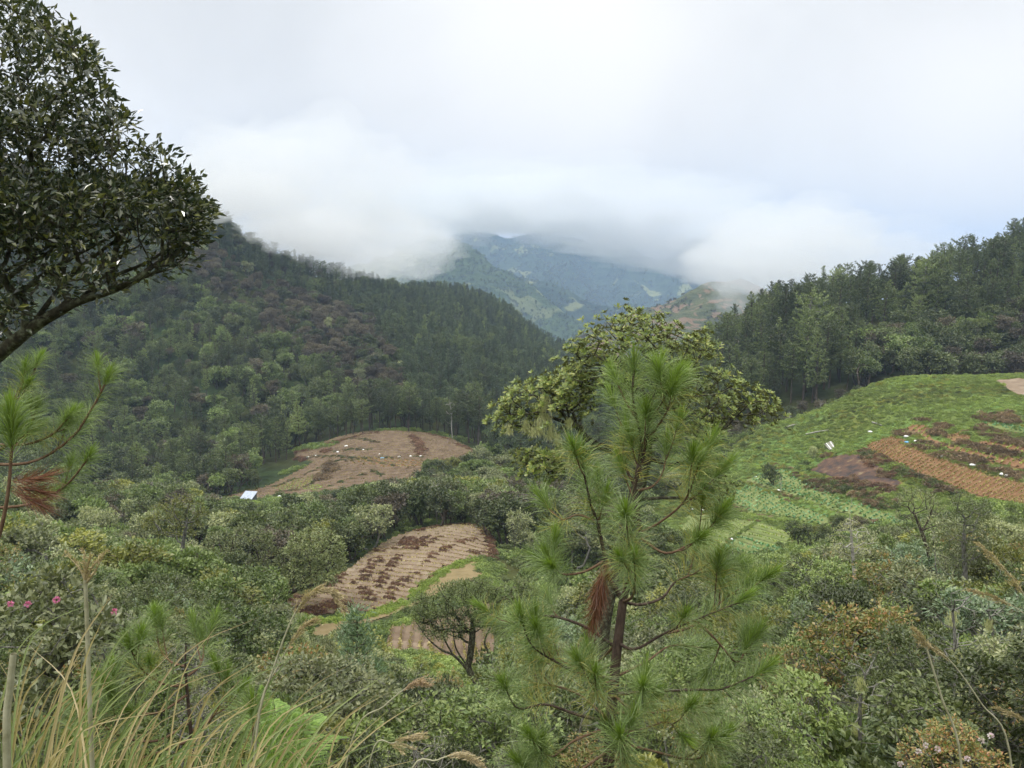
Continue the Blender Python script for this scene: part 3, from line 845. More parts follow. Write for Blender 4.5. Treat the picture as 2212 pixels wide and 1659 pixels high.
# tussock of grass
def make_tussock(seed, n=90, H=.6):
    rng = np.random.default_rng(seed); cr = MB()
    p = np.stack([rng.normal(size=n) * .12, rng.normal(size=n) * .12, np.zeros(n)], 1)
    d = rdir(rng, n, 0) * .5 + [0, 0, 1]
    leaves(cr, p, unit(d), rdir(rng, n), H * (.5 + .7 * rng.random(n)), .012 * np.ones(n), 0, .1, 'rhomb', .15)
    return cr
for s in range(3): proto('gr_tuss', MB(), make_tussock(430 + s), .6, M['leaf_bright'], M['bark'])
recolour('gr_tuss', 'gr_dry', M['dry_grass'])

# ------------------------------------------------------------------ instanced masses (only what nobody could count)
def scatter(name, items, label, cat, protos):
    """items: list of (kind, x, y, z, rz, scale). One object of kind 'stuff'."""
    kinds = sorted({i[0] for i in items})
    lib = bpy.data.collections.new(name + '_library'); start = {}; n = 0
    for k in kinds:
        start[k] = (n, len(protos[k]))
        for q, d in enumerate(protos[k]):
            o = bpy.data.objects.new(f'{n:04d}', d['joined']); lib.objects.link(o); n += 1
    pts = np.array([i[1:4] for i in items], np.float32)
    idx = np.array([start[i[0]][0] + RNG.integers(start[i[0]][1]) for i in items], np.int32)
    me = bpy.data.meshes.new(name); me.vertices.add(len(pts)); me.vertices.foreach_set('co', pts.ravel())
    for nm, tp, val in (('idx', 'INT', idx), ('rx', 'FLOAT', RNG.normal(size=len(pts)).astype(np.float32) * .09), ('ry', 'FLOAT', RNG.normal(size=len(pts)).astype(np.float32) * .09), ('sx', 'FLOAT', (.78 + .5 * RNG.random(len(pts))).astype(np.float32)), ('sy', 'FLOAT', (.78 + .5 * RNG.random(len(pts))).astype(np.float32)), ('rz', 'FLOAT', np.array([i[4] for i in items], np.float32)), ('sc', 'FLOAT', np.array([i[5] for i in items], np.float32))):
        a = me.attributes.new(nm, tp, 'POINT'); a.data.foreach_set('value', val)
    o = link(name, me)
    ng = bpy.data.node_groups.new(name, 'GeometryNodeTree')
    ng.interface.new_socket('Geometry', in_out='INPUT', socket_type='NodeSocketGeometry')
    ng.interface.new_socket('Geometry', in_out='OUTPUT', socket_type='NodeSocketGeometry')
    gi, go = ng.nodes.new('NodeGroupInput'), ng.nodes.new('NodeGroupOutput')
    ci = ng.nodes.new('GeometryNodeCollectionInfo'); ci.inputs['Collection'].default_value = lib
    ci.inputs['Separate Children'].default_value = True; ci.inputs['Reset Children'].default_value = True
    iop = ng.nodes.new('GeometryNodeInstanceOnPoints'); iop.inputs['Pick Instance'].default_value = True
    def attr(nm, t):
        a = ng.nodes.new('GeometryNodeInputNamedAttribute'); a.data_type = t; a.inputs['Name'].default_value = nm
        return [s for s in a.outputs if s.enabled and s.name == 'Attribute'][0]
    cx = ng.nodes.new('ShaderNodeCombineXYZ')
    ng.links.new(attr('rz', 'FLOAT'), cx.inputs['Z']); ng.links.new(attr('rx', 'FLOAT'), cx.inputs['X']); ng.links.new(attr('ry', 'FLOAT'), cx.inputs['Y'])
    sv = ng.nodes.new('ShaderNodeCombineXYZ'); sv.inputs['Z'].default_value = 1.0
    ng.links.new(attr('sx', 'FLOAT'), sv.inputs['X']); ng.links.new(attr('sy', 'FLOAT'), sv.inputs['Y'])
    sm_ = ng.nodes.new('ShaderNodeVectorMath'); sm_.operation = 'SCALE'; ng.links.new(sv.outputs[0], sm_.inputs[0]); ng.links.new(attr('sc', 'FLOAT'), sm_.inputs['Scale'])
    e2r = ng.nodes.new('FunctionNodeEulerToRotation'); ng.links.new(cx.outputs[0], e2r.inputs[0])
    ng.links.new(gi.outputs[0], iop.inputs['Points']); ng.links.new(ci.outputs[0], iop.inputs['Instance'])
    ng.links.new(attr('idx', 'INT'), iop.inputs['Instance Index']); ng.links.new(e2r.outputs[0], iop.inputs['Rotation'])
    ng.links.new(sm_.outputs[0], iop.inputs['Scale']); ng.links.new(iop.outputs[0], go.inputs[0])
    md = o.modifiers.new('scatter', 'NODES'); md.node_group = ng
    return tag(o, label, cat, kind='stuff')

def individual(name, d, x, y, z, rz, sc, label, cat, group=None, parts=True, wood_name='trunk', leaf_name='crown', tilt=0.0):
    if parts:
        r = link(name, None); r.location = (x, y, z); r.rotation_euler = (tilt * math.sin(rz * 7), tilt * math.cos(rz * 5), rz); r.scale = (sc * (1 + 3 * tilt * math.sin(rz * 11)), sc * (1 + 3 * tilt * math.cos(rz * 13)), sc)
        tag(r, label, cat, group)
        if len(d['trunk'].vertices): link(wood_name, d['trunk'], r)
        link(leaf_name, d['crown'], r)
    else:
        r = link(name, d['joined']); r.location = (x, y, z); r.rotation_euler = (0, 0, rz); r.scale = (sc, sc, sc)
        tag(r, label, cat, group)
    return r
# ------------------------------------------------------------------ woods on the slopes
BROWN_WOOD = [(380,440),(470,455),(560,540),(690,590),(760,660),(800,700),(870,810),(880,880),(800,880),(700,815),(600,760),(540,700),(430,640),(360,560)]
PINE_FACE = [(700,600),(830,590),(1000,590),(1130,620),(1260,740),(1270,900),(1080,930),(900,905),(880,820),(800,690),(720,640)]
NV_U = [-400, 0, 150, 300, 400, 600, 700, 820, 860, 1000, 1080, 1150, 1250, 1400, 1500, 1560, 1700, 1780, 1900, 2000, 2100, 2212, 2600]
NV_V = [1060, 1100, 1140, 1180, 1170, 1230, 1345, 1390, 1450, 1470, 1445, 1330, 1250, 1215, 1235, 1222, 1212, 1195, 1165, 1140, 1110, 1130, 1100]
NV2_U = [-400, 0, 300, 450, 560, 700, 820, 900, 1000, 1050, 1100, 1200, 1400, 1500, 1560, 2700]
NV2_V = [960, 985, 1010, 1072, 1090, 1075, 1045, 1030, 1010, 990, 970, 970, 1010, 1060, 1130, 1130]
KEEP = [(POLY['field1'], 112), (POLY['strip1'], 88), (POLY['low1'], 70), (POLY['field2'], 190)] + [(POLY[k], 110) for k in RIGHT_F] 

def grid_points(d0, d1, cell, seed, umin=-420, umax=2720):
    rng = np.random.default_rng(seed)
    xr = d1 * .80
    gx, gy = np.meshgrid(np.arange(-xr, xr, cell), np.arange(d0, d1, cell))
    x = gx.ravel() + rng.random(gx.size) * cell; y = gy.ravel() + rng.random(gx.size) * cell
    z = height(x, y); u, v = proj(x, y, z)
    ok = (u > umin) & (u < umax) & (y > d0) & (y < d1)
    return x[ok], y[ok], z[ok], u[ok], v[ok], rng

def top_limit(u, D, base_v):
    """Highest image row a plant may reach so that the cleared ground behind stays in view."""
    if D < 100: lim = np.interp(u, NV_U, NV_V)
    elif D < 190: lim = np.interp(u, NV2_U, NV2_V)
    else: lim = -1e4
    lim += 16 * math.sin(u * .043 + D * .31) + 10 * math.sin(u * .011 + 2)
    for poly, d in KEEP:
        if D < d + 20:
            us = [p[0] for p in poly]
            if min(us) - 6 < u < max(us) + 6:
                # lowest edge of the polygon in this column
                vs = []
                for (x0, y0), (x1, y1) in zip(poly, poly[1:] + poly[:1]):
                    if (x0 - u) * (x1 - u) <= 0 and x0 != x1: vs.append(y0 + (y1 - y0) * (u - x0) / (x1 - x0))
                if vs and base_v > max(vs) - 6: lim = max(lim, max(vs) - 5)
    return lim

BIG = []     # every tree or shrub: (apparent size, family, kind, variant, x, y, z, rz, scale, group)
MASS = []
def put(fam, kind, x, y, z, u, v, h, rng, group):
    lim = top_limit(u, y, v)
    maxh = (v - lim) / F * y
    if maxh < .25 * h: return
    h = min(h, maxh)
    q = int(rng.integers(len(PROTO[kind])))
    sc = h / PROTO[kind][q]['H']
    BIG.append((h / y, fam, kind, q, float(x), float(y), float(z), float(rng.random() * 6.28), float(sc), group, float(u), float(v)))

def pick(rng, table):
    r = rng.random() * sum(w for _, w in table)
    for k, w in table:
        r -= w
        if r <= 0: return k
    return table[-1][0]

# far slopes, 205 m and beyond
x, y, z, u, v, rng = grid_points(196, 800, 5.2, 21)
fld = cover(x, y, z) == 2
for i in range(len(x)):
    if fld[i] or (y[i] > 720 and u[i] < 1400): continue
    U, V, D = u[i], v[i], y[i]
    if U > 1430:
        if D > 345 or (D < 205 ): continue
        if U > 1500 and D < 224: # hollow behind the green crest: scrub and dead wood
            if rng.random() < .5: put('broadleaf', pick(rng, [('bl_brown', 3), ('bl_dark', 2)]), x[i], y[i], z[i], U, V, 3 + 2 * rng.random(), rng, 'hollow')
            continue
        if U > 1850 and D < 262 and V > 600:
            put('broadleaf', pick(rng, [('bl_dark', 6), ('bl_brown', 2.2), ('bl_mid', 2), ('bl_grey', .4)]), x[i], y[i], z[i], U, V, 7 + 4 * rng.random(), rng, 'ridge_wood')
            continue
        if rng.random() < .12: continue
        put('pine', pick(rng, [('pine_far', 8), ('pine_flat', 2.4), ('pine_light', 1.3), ('pine_flat_light', .5)]), x[i], y[i], z[i], U, V, (11 + 10 * rng.random() ** 1.4) * (1 if D < 300 else .8), rng, 'right_ridge')
    elif D < 262 and 560 < U < 1060: 
        # behind the far field stands a row of tall pines
        if in_poly(U, V, POLY['field2']): continue
        if D > 240: put('pine', pick(rng, [('pine_far', 3), ('pine_flat', 3), ('pine_light', 1)]), x[i], y[i], z[i], U, V, 10 + 6 * rng.random(), rng, 'field_row')
    elif D > 455 and U < 860 and rng.random() < .75:
        put('pine', pick(rng, [('pine_ridge', 6), ('pine_flat', 3)]), x[i], y[i], z[i], U, V, 8 + 6 * rng.random(), rng, 'left_slope_pine')
    elif in_poly(U, V, BROWN_WOOD) and D > 300:
        put('broadleaf', pick(rng, [('bl_brown', 6), ('bl_dark', 2), ('bl_grey', .25)]), x[i], y[i], z[i], U, V, 4 + 4.5 * rng.random() ** 1.5, rng, 'brown_wood')
    elif in_poly(U, V, PINE_FACE) or U > 900 or D > 620:
        put('pine', pick(rng, [('pine_ridge', 8), ('pine_light', .6), ('pine_flat', .6)]), x[i], y[i], z[i], U, V, 9 + 5 * rng.random(), rng, 'middle_ridge')
    else:
        pv = .38 if D < 330 else .26
        if rng.random() < pv: put('pine', pick(rng, [('pine_far', 4), ('pine_flat', 2), ('pine_light', .7)]), x[i], y[i], z[i], U, V, 9 + 5 * rng.random(), rng, 'left_slope_pine')
        else: put('broadleaf', pick(rng, [('bl_dark', 5), ('bl_mid', 5), ('bl_brown', 1.5)]), x[i], y[i], z[i], U, V, 3.2 + 7.5 * rng.random() ** 1.8, rng, 'left_slope')

# valley floor 100-200 m: bushy trees
x, y, z, u, v, rng = grid_points(98, 200, 3.6, 22)
cv = cover(x, y, z)
for i in range(len(x)):
    if cv[i] in (1, 2): continue
    if u[i] > 1560 and y[i] > 178: continue
    put('broadleaf', pick(rng, [('bl_dark', 6), ('bl_mid', 3), ('bl_brown', 1.2), ('bl_grey', 1.2), ('bl_olive', .5)]), x[i], y[i], z[i], u[i], v[i], 3.5 + 4 * rng.random(), rng, 'valley')

# slopes below the viewpoint 24-100 m
x, y, z, u, v, rng = grid_points(24, 100, 2.6, 23)
cv = cover(x, y, z)
for i in range(len(x)):
    if cv[i] in (1, 2): continue
    if u[i] < 700: tb = [('bl_grey', 2.5), ('bl_mid', 5), ('bl_dark', 3), ('bl_olive', .5)]
    else: tb = [('bl_dark', 3), ('bl_mid', 3), ('bl_grey', 2), ('bl_olive', 1.2)]
    if y[i] > 45: put('broadleaf', pick(rng, tb), x[i], y[i], z[i], u[i], v[i], 2.5 + 3 * rng.random(), rng, 'lower_slope')
    else: put('shrub', pick(rng, [('sh_mid', 3), ('sh_dark', 3), ('sh_red', 1.2), ('sh_grey', 2), ('sh_olive', 1), ('sh_teal', .8)]), x[i], y[i], z[i], u[i], v[i], 1.8 + 2.2 * rng.random(), rng, 'mid_shrub')

# near shrubs 5-24 m
x, y, z, u, v, rng = grid_points(5.2, 24, 1.25, 24, -400, 2720)
for i in range(len(x)):
    U, D = u[i], y[i]
    if 900 < U < 1560 and D < 9: continue       # the young pine stands here
    if U < 950 and D < 6.5: continue
    if U > 1560: tb = [('sh_mid', 3), ('sh_dark', 2.4), ('sh_red', 2.6), ('sh_teal', 1.6), ('sh_olive', 1.0), ('sh_grey', .8), ('sh_big', 1.5), ('sh_bigdark', 1.5), ('sh_twiggy', .8)]
    elif U < 700: tb = [('sh_grey', 3), ('sh_mid', 3), ('sh_dark', 1.2), ('sh_red', .6), ('sh_olive', .6), ('sh_big', .7), ('sh_bigdark', .7), ('sh_twiggy', 1.6)]
    else: tb = [('sh_mid', 3), ('sh_dark', 2.5), ('sh_grey', 1.5), ('sh_olive', .7), ('sh_red', 1), ('sh_big', 1), ('sh_bigdark', 1), ('sh_twiggy', 1)]
    hmax = (1.0 + 1.5 * rng.random()) * np.interp(D, [5, 12, 24], [.55, .9, 1.2])
    put('shrub', pick(rng, tb), x[i], y[i], z[i] - .1, U, v[i], hmax, rng, 'near_shrub')

GROUPS = {
 'hollow': ('low brown scrub tree in the dark hollow behind the bright green slope', 'scrub trees in the hollow behind the green slope'),
 'ridge_wood': ('dark rounded broadleaf tree at the foot of the right-hand pine ridge', 'broadleaf trees at the foot of the right ridge'),
 'right_ridge': ('tall pine with layered boughs on the right-hand ridge', 'pines on the right-hand ridge'),
 'field_row': ('tall pine in the row behind the brown terraced field', 'pines behind the brown terraced field'),
 'brown_wood': ('brownish round-crowned tree in the dark wood high on the left slope', 'trees of the brownish wood on the left slope'),
 'middle_ridge': ('slender dark pine on the face of the middle ridge', 'pines covering the middle ridge'),
 'left_slope_pine': ('pale green pine standing among broadleaf trees on the left slope', 'pines scattered on the left slope'),
 'left_slope': ('bushy green broadleaf tree on the left valley slope', 'broadleaf trees on the left slope'),
 'valley': ('bushy tree on the valley floor between the terraced fields', 'bushy trees on the valley floor'),
 'lower_slope': ('leafy small tree on the slope below the viewpoint', 'small trees on the slope below the viewpoint'),
 'mid_shrub': ('leafy shrub on the falling slope below the young pine', 'shrubs on the falling slope'),
 'near_shrub': ('leafy shrub in the thicket close to the viewpoint', 'shrubs close to the viewpoint'),
}
TINT = {'sh_mid': 'green', 'sh_dark': 'dark green', 'sh_red': 'red-tinged', 'sh_teal': 'blue-green', 'sh_olive': 'yellow-green', 'sh_grey': 'grey-green', 'sh_big': 'large-leaved bright green', 'sh_bigdark': 'large-leaved dark green', 'sh_twiggy': 'thin twiggy grey-green',
        'bl_dark': 'dark green', 'bl_mid': 'green', 'bl_brown': 'brownish', 'bl_grey': 'grey-green', 'bl_olive': 'olive', 'pine_far': 'dark', 'pine_flat': 'flat-topped',
        'pine_light': 'pale green', 'pine_flat_light': 'pale spreading', 'pine_ridge': 'slender dark'}
KINDN = {'pine': 'pine', 'broadleaf': 'broadleaf tree', 'shrub': 'shrub'}
PLACE = {'hollow': 'in the dark hollow behind the bright green slope', 'ridge_wood': 'at the foot of the right-hand pine ridge', 'right_ridge': 'on the right-hand ridge',
 'field_row': 'in the row behind the brown terraced field', 'brown_wood': 'in the brownish wood high on the left slope', 'middle_ridge': 'on the middle ridge',
 'left_slope_pine': 'on the wooded left slope', 'left_slope': 'on the wooded left slope', 'valley': 'on the valley floor between the terraced fields',
 'lower_slope': 'on the slope below the viewpoint', 'mid_shrub': 'in the thickets below the viewpoint', 'near_shrub': 'in the thickets below the viewpoint'}
CAT = {'pine': 'tree', 'broadleaf': 'tree', 'shrub': 'shrub'}
NAME = {'pine': 'pine_tree', 'broadleaf': 'broadleaf_tree', 'shrub': 'shrub'}
LIMIT = {'pine': 275, 'broadleaf': 280, 'shrub': 285}
BIG.sort(key=lambda b: -b[0])
cnt = {k: 0 for k in LIMIT}
def where(u, v, D, grp):
    """Place in words, named by things one can find."""
    if grp in ('near_shrub', 'mid_shrub', 'lower_slope'):
        a = ('below the glossy leaning tree' if u < 330 else 'left of the bluish pine sapling' if u < 700 else 'around the bluish pine sapling' if u < 900 else 'beneath the gnarled tree' if u < 1120 else
             'behind the young pine' if u < 1560 else 'below the cabbage plot' if u < 1760 else 'below the burnt patch' if u < 2000 else 'below the orange field' if u < 2130 else 'at the right edge')
        b = 'lowest of the slope' if D < 9 else 'low on the slope' if D < 14 else 'halfway down the slope' if D < 30 else 'far down the slope'
        return a + ', ' + {'lowest of the slope': 'nearest the viewpoint', 'low on the slope': 'in the near thicket', 'halfway down the slope': 'beyond the near thicket', 'far down the slope': 'down near the fields'}[b]
    if grp in ('right_ridge', 'ridge_wood', 'hollow'):
        a = 'at its left end' if u < 1660 else 'left of its middle' if u < 1850 else 'right of its middle' if u < 2040 else 'at its right end'
        b = ', on the skyline' if D > 290 else ', halfway up' if D > 250 else ', at the foot'
        return ('of the right-hand ridge ' + a + b) if grp != 'hollow' else 'in the dark hollow behind the green slope ' + ('at left' if u < 1850 else 'at right')
    if grp == 'valley':
        return 'on the valley floor ' + ('left of the shack' if u < 480 else 'below the shack' if u < 640 else 'between the two brown fields' if u < 950 else 'right of the near field' if u < 1150 else 'behind the young pine')
    if grp == 'field_row': return 'in the row behind the brown terraced field, ' + ('left part' if u < 760 else 'middle' if u < 900 else 'right part')
    return PLACE[grp] + (' at left' if u < 300 else ' left of centre' if u < 620 else ' at right' if u > 900 else ' at centre')
seen = {}
for b in BIG:
    size, fam, kind, q, X, Y, Z, rz, sc, grp, U, V = b
    if cnt[fam] < LIMIT[fam] and -60 < U < 2270 and V < 1900:
        cnt[fam] += 1
        h = sc * PROTO[kind][q]['H']; mean = {'shrub': 1.9, 'broadleaf': 5.2, 'pine': 14}[fam]
        sz = 'low ' if h < mean * .75 else 'tall ' if h > mean * 1.2 else ''
        lab = f'{sz}{TINT[kind]} {KINDN[fam]} {where(U, V, Y, grp)}'
        if fam == 'shrub' and Y < 30:
            near = sorted((o for o in BIG if o[1] == 'shrub' and o is not b and abs(o[4] - X) < 4 and abs(o[5] - Y) < 4 and o[2] != kind), key=lambda o: (o[4] - X) ** 2 + (o[5] - Y) ** 2)[:1]
            if near: lab2 = lab + ', ' + ('left' if near[0][10] > U else 'right') + ' of a ' + TINT[near[0][2]].split()[-2 if TINT[near[0][2]].endswith(' green') else -1] + ' one'
            if near and len(lab2.split()) <= 16: lab = lab2
        grp_label = f'{TINT[kind]} {KINDN[fam]}s {PLACE[grp]}'
        individual(NAME[fam], PROTO[kind][q], X, Y, Z, rz, sc, lab, CAT[fam], grp_label,
                   parts=True, wood_name='stem' if fam == 'shrub' else 'trunk', leaf_name='foliage' if fam == 'shrub' else 'crown', tilt=.03 if fam == 'pine' else .08)
    else:
        MASS.append((fam, grp, (kind, X, Y, Z, rz, sc)))
pm = [m[2] for m in MASS if m[0] == 'pine']; bm_ = [m[2] for m in MASS if m[0] == 'broadleaf']; sm = [m[2] for m in MASS if m[0] == 'shrub']
scatter('pine_forest', pm, 'dense dark green pine forest covering the ridges and far slopes', 'pine forest', PROTO)
scatter('broadleaf_woodland', bm_, 'mixed green and brown broadleaf woodland covering the valley slopes', 'woodland', PROTO)
scatter('shrubbery', sm, 'dense mixed shrubbery filling the slope below the viewpoint', 'shrubbery', PROTO)

# trees far off on the mountains: read as texture only
def far_wood(P, cell, h, kinds, seed, umin, umax, thin=None):
    rng = np.random.default_rng(seed); out = []
    n, m = P.shape[:2]; n = int(n * .74)
    A = P[:n - 1, :-1]; B = P[1:n, :-1]; C_ = P[:n - 1, 1:]
    area = np.linalg.norm(np.cross(B - A, C_ - A), axis=2)
    k = rng.poisson(area / cell ** 2)
    ii, jj = np.nonzero(k)
    for i, j in zip(ii, jj):
        for _ in range(min(k[i, j], 60)):
            a, b = rng.random(2)
            p = A[i, j] + (B[i, j] - A[i, j]) * a + (C_[i, j] - A[i, j]) * b
            out.append(p)
    out = np.array(out); u, v = proj(out[:, 0], out[:, 1], out[:, 2])
    ok = (u > umin) & (u < umax) & (v < 790)
    g = fbm(out[:, 0] / 130, out[:, 1] / 260, 3, 2)
    ok &= g > (-.28 if thin is None else thin)
    out = out[ok]
    return [(kinds[int(rng.integers(len(kinds)))], p[0], p[1], p[2] - 1, rng.random() * 6.28, h * (.7 + .6 * rng.random())) for p in out]
def halve(lst): return [(k, x, y, z, r, s * (.45 if 'pine' in k else 1)) for k, x, y, z, r, s in lst]
fw = far_wood(P_back, 20, 1.7, ['bl_dark', 'pine_ridge'], 31, 820, 1700)
fw += far_wood(P_mid, 20, 1.5, ['bl_dark', 'pine_ridge'], 32, 1000, 1600)
fw += far_wood(P_spur, 14, 1.15, ['bl_mid', 'pine_far'], 33, 820, 1420)
fw += far_wood(P_hill, 11, .7, ['bl_dark', 'bl_brown'], 34, 1230, 1720, thin=.05)
scatter('mountain_forest', halve(fw), 'distant forest cloaking the hazy blue mountains beyond the valley', 'forest', PROTO)
print('SCATTER', len(pm), len(bm_), len(sm), len(fw), cnt, flush=True)
# ------------------------------------------------------------------ terraced fields
M['soil_red'] = mottled('soil_red', [(.130, .072, .038), (.180, .102, .052), (.225, .140, .075)], .5, bump=.5, dist=.1)
M['soil_brown'] = mottled('soil_brown', [(.095, .068, .046), (.142, .103, .071), (.19, .145, .10)], .35, bump=.5, dist=.1)
M['soil_pale'] = mottled('soil_pale', [(.15, .112, .078), (.21, .16, .115), (.26, .21, .155)], .5, bump=.5, dist=.1)
M['soil_olive'] = mottled('soil_olive', [(0.152, 0.121, 0.059), (0.2, 0.156, 0.081), (0.232, 0.183, 0.098)], .8, bump=.5, dist=.06)
M['soil_green'] = mottled('soil_green', [(.125, .165, .055), (.165, .205, .075), (.20, .21, .09)], .9, bump=.5, dist=.06)
M['soil_furrow'] = mottled('soil_furrow', [(.075, .045, .030), (.115, .070, .045), (.15, .10, .065)], .6, bump=.5, dist=.08)
M['soil_dark'] = mottled('soil_dark', [(.065, .052, .030), (.10, .080, .045), (.13, .11, .06)], .9, bump=.5, dist=.06)
M['soil_burnt'] = mottled('soil_burnt', [(.030, .027, .028), (.060, .045, .040), (.11, .065, .045), (.19, .15, .09)], .55, bump=.7, dist=.15, detail=9)
M['soil_ridge'] = mottled('soil_ridge', [(.165, .125, .085), (.225, .175, .125), (.28, .23, .17)], .8, bump=.4, dist=.05)
def crop_mat(name, cols): return leaf_mat(name, cols, obj=.1, trans=.15, big=.25, bigscale=.15)
M['crop_pale'] = crop_mat('crop_pale', [(.17, .16, .075), (.23, .22, .11), (.28, .27, .15)])
M['crop_green'] = crop_mat('crop_green', [(.10, .165, .035), (.145, .215, .048), (.18, .235, .065)])
M['crop_teal'] = crop_mat('crop_teal', [(.055, .145, .075), (.085, .19, .105), (.125, .235, .15)])
M['crop_dull'] = crop_mat('crop_dull', [(.12, .11, .045), (.16, .15, .06), (.19, .18, .08)])
FB = {'field1': 60, 'strip1': 60, 'low1': 55, 'field2': 178}
def world_poly(name_or_pts, dmin):
    pts = POLY[name_or_pts] if isinstance(name_or_pts, str) else name_or_pts
    return [tuple(hit(u, v, dmin)[:2]) for u, v in pts]

def field(name, pts, dmin, soil, lift=.10, rows=None, label=None):
    """rows = (uv0, uv1, spacing, plant material, plant size, ridge material)"""
    wp = world_poly(pts, dmin)
    xs = [p[0] for p in wp]; ys = [p[1] for p in wp]
    c = .3
    nx = int((max(xs) - min(xs)) / c) + 2; ny = int((max(ys) - min(ys)) / c) + 2
    gx, gy = np.meshgrid(min(xs) + np.arange(nx) * c, min(ys) + np.arange(ny) * c)
    gz = height(gx, gy) + lift
    inn = in_poly(gx + c / 2, gy + c / 2, wp)[:-1, :-1]
    i, j = np.nonzero(inn)
    f = np.stack([i * nx + j, i * nx + j + 1, (i + 1) * nx + j + 1, (i + 1) * nx + j], 1)
    used = np.unique(f); mp = np.full(nx * ny, -1); mp[used] = np.arange(len(used))
    b = MB(); b.add(np.stack([gx, gy, gz], 2).reshape(-1, 3)[used], mp[f])
    # skirt so the bed has thickness where it ends
    fo = link(name, b.build(name, [soil], smooth=True)); tag(fo, kind='structure')
    if label: fo['label'] = label
    if rows:
        (a0, a1, sp, pmat, psz, rmat) = rows
        A, B = hit(a0[0], a0[1], dmin), hit(a1[0], a1[1], dmin)
        d = np.array([B.x - A.x, B.y - A.y]); d /= np.linalg.norm(d); nrm = np.array([-d[1], d[0]])
        W2 = np.array(wp); s = W2 @ nrm; t = W2 @ d
        rng = np.random.default_rng(len(name) + int(abs(s.min())))
        k = 0
        for off in np.arange(s.min() + sp * .5, s.max(), sp):
            tt = np.arange(t.min(), t.max(), psz * .95)
            p = tt[:, None] * d + off * nrm
            # the rows bend a little with the ground
            p = p + nrm * (np.sin(tt / 9.0 + off * .02)[:, None] * .25)
            m = in_poly(p[:, 0], p[:, 1], wp)
            if m.sum() < 4: continue
            seg = p[m]
            rb = MB(); z = height(seg[:, 0], seg[:, 1]) + lift
            h = sp * .20; w = sp * .30
            # earth ridge, broken where the polygon breaks
            brk = np.where(np.diff(tt[m]) > psz * 1.5)[0]; starts = [0] + list(brk + 1); ends = list(brk + 1) + [len(seg)]
            for a, e in zip(starts, ends):
                if e - a < 3: continue
                q = np.arange(a, e, 2) if e - a > 6 else np.arange(a, e)
                L3 = np.stack([seg[q, 0] - nrm[0] * w, seg[q, 1] - nrm[1] * w, z[q] - .02], 1)
                T3 = np.stack([seg[q, 0], seg[q, 1], z[q] + h * (.8 + .4 * rng.random(len(q)))], 1)
                R3 = np.stack([seg[q, 0] + nrm[0] * w, seg[q, 1] + nrm[1] * w, z[q] - .02], 1)
                v = np.concatenate([L3, T3, R3]); n = len(q); kk = np.arange(n - 1)
                rb.add(v, np.concatenate([np.stack([kk, kk + 1, n + kk + 1, n + kk], 1), np.stack([n + kk, n + kk + 1, 2 * n + kk + 1, 2 * n + kk], 1)]), 0)
            # plants along the ridge
            keep = rng.random(len(seg)) < .9
            c0 = np.stack([seg[keep, 0], seg[keep, 1], z[keep] + h * .8], 1) + rng.normal(size=(keep.sum(), 3)) * [.04, .04, .02]
            nn = len(c0) * 5
            cc = np.repeat(c0, 5, 0); dd = rdir(rng, nn, .6)
            leaves(rb, cc, dd, rdir(rng, nn, .8), psz * (.45 + .35 * rng.random(nn)), psz * .42, 1, .15)
            o = link('crop_row', rb.build('crop_row', [rmat, pmat]), fo); k += 1
        return fo, k
    return fo, 0

NROW = 0
def F_(*a, **k):
    global NROW
    o, n = field(*a, **k); NROW += n; return o
F_('vegetable_field', 'field1', 60, M['soil_furrow'], rows=((903, 1210), (1010, 1226), 1.35, M['crop_pale'], .30, M['soil_ridge']), label='pale reddish field of short crop rows')
F_('bare_field', 'strip1', 60, M['soil_olive'])
F_('vegetable_field', 'low1', 50, M['soil_brown'], rows=((1000, 1330), (1010, 1430), 1.0, M['crop_dull'], .3, M['soil_brown']))
F_('vegetable_field', [(839,1386),(936,1394),(936,1414),(839,1411)], 50, M['soil_pale'], lift=.16, rows=((870, 1392), (872, 1412), .9, M['crop_pale'], .4, M['soil_pale']))
F_('vegetable_field', [(1012,1396),(1066,1393),(1068,1443),(1016,1438)], 50, M['soil_brown'], lift=.16, rows=((1040, 1398), (1044, 1440), .6, M['crop_dull'], .35, M['soil_brown']))
F_('terraced_field', 'field2', 178, M['soil_brown'], rows=((700, 1010), (900, 992), 2.2, M['crop_dull'], .4, M['soil_brown']))
F_('vegetable_field', [(711,1017),(638,1039),(588,1059),(624,1064),(694,1036)], 178, M['soil_green'], lift=.2, rows=((640, 1058), (700, 1024), 1.2, M['crop_dull'], .5, M['soil_green']))
F_('vegetable_field', [(680,1047),(649,1059),(683,1065),(700,1053)], 178, M['soil_green'], lift=.2, rows=((655, 1060), (690, 1050), 1.2, M['crop_green'], .5, M['soil_green']))
F_('vegetable_field', [(770,990),(918,997),(912,1012),(830,1012),(760,1003)], 178, M['soil_brown'], lift=.2, rows=((840, 992), (880, 1012), 1.4, M['crop_dull'], .5, M['soil_red']))
F_('ploughed_field', 'orange', 100, M['soil_red'], rows=((2095, 1066), (2143, 1033), .9, M['crop_dull'], .5, M['soil_red']), label='orange earth field with long curving ridges')
F_('ploughed_field', 'upper', 100, M['soil_red'], rows=((2030, 962), (2052, 946), 1.2, M['crop_green'], .5, M['soil_red']))
F_('ploughed_field', 'upper2', 100, M['soil_red'], rows=((2050, 948), (2085, 940), 1.2, M['crop_dull'], .5, M['soil_red']))
F_('vegetable_field', 'teal_far', 100, M['soil_green'], rows=((2120, 918), (2200, 934), 1.0, M['crop_teal'], .8, M['soil_green']))
F_('ploughed_field', 'upper3', 100, M['soil_red'], rows=((2110, 964), (2130, 952), 1.2, M['crop_green'], .5, M['soil_red']))
F_('burnt_field', 'burnt', 100, M['soil_burnt'])
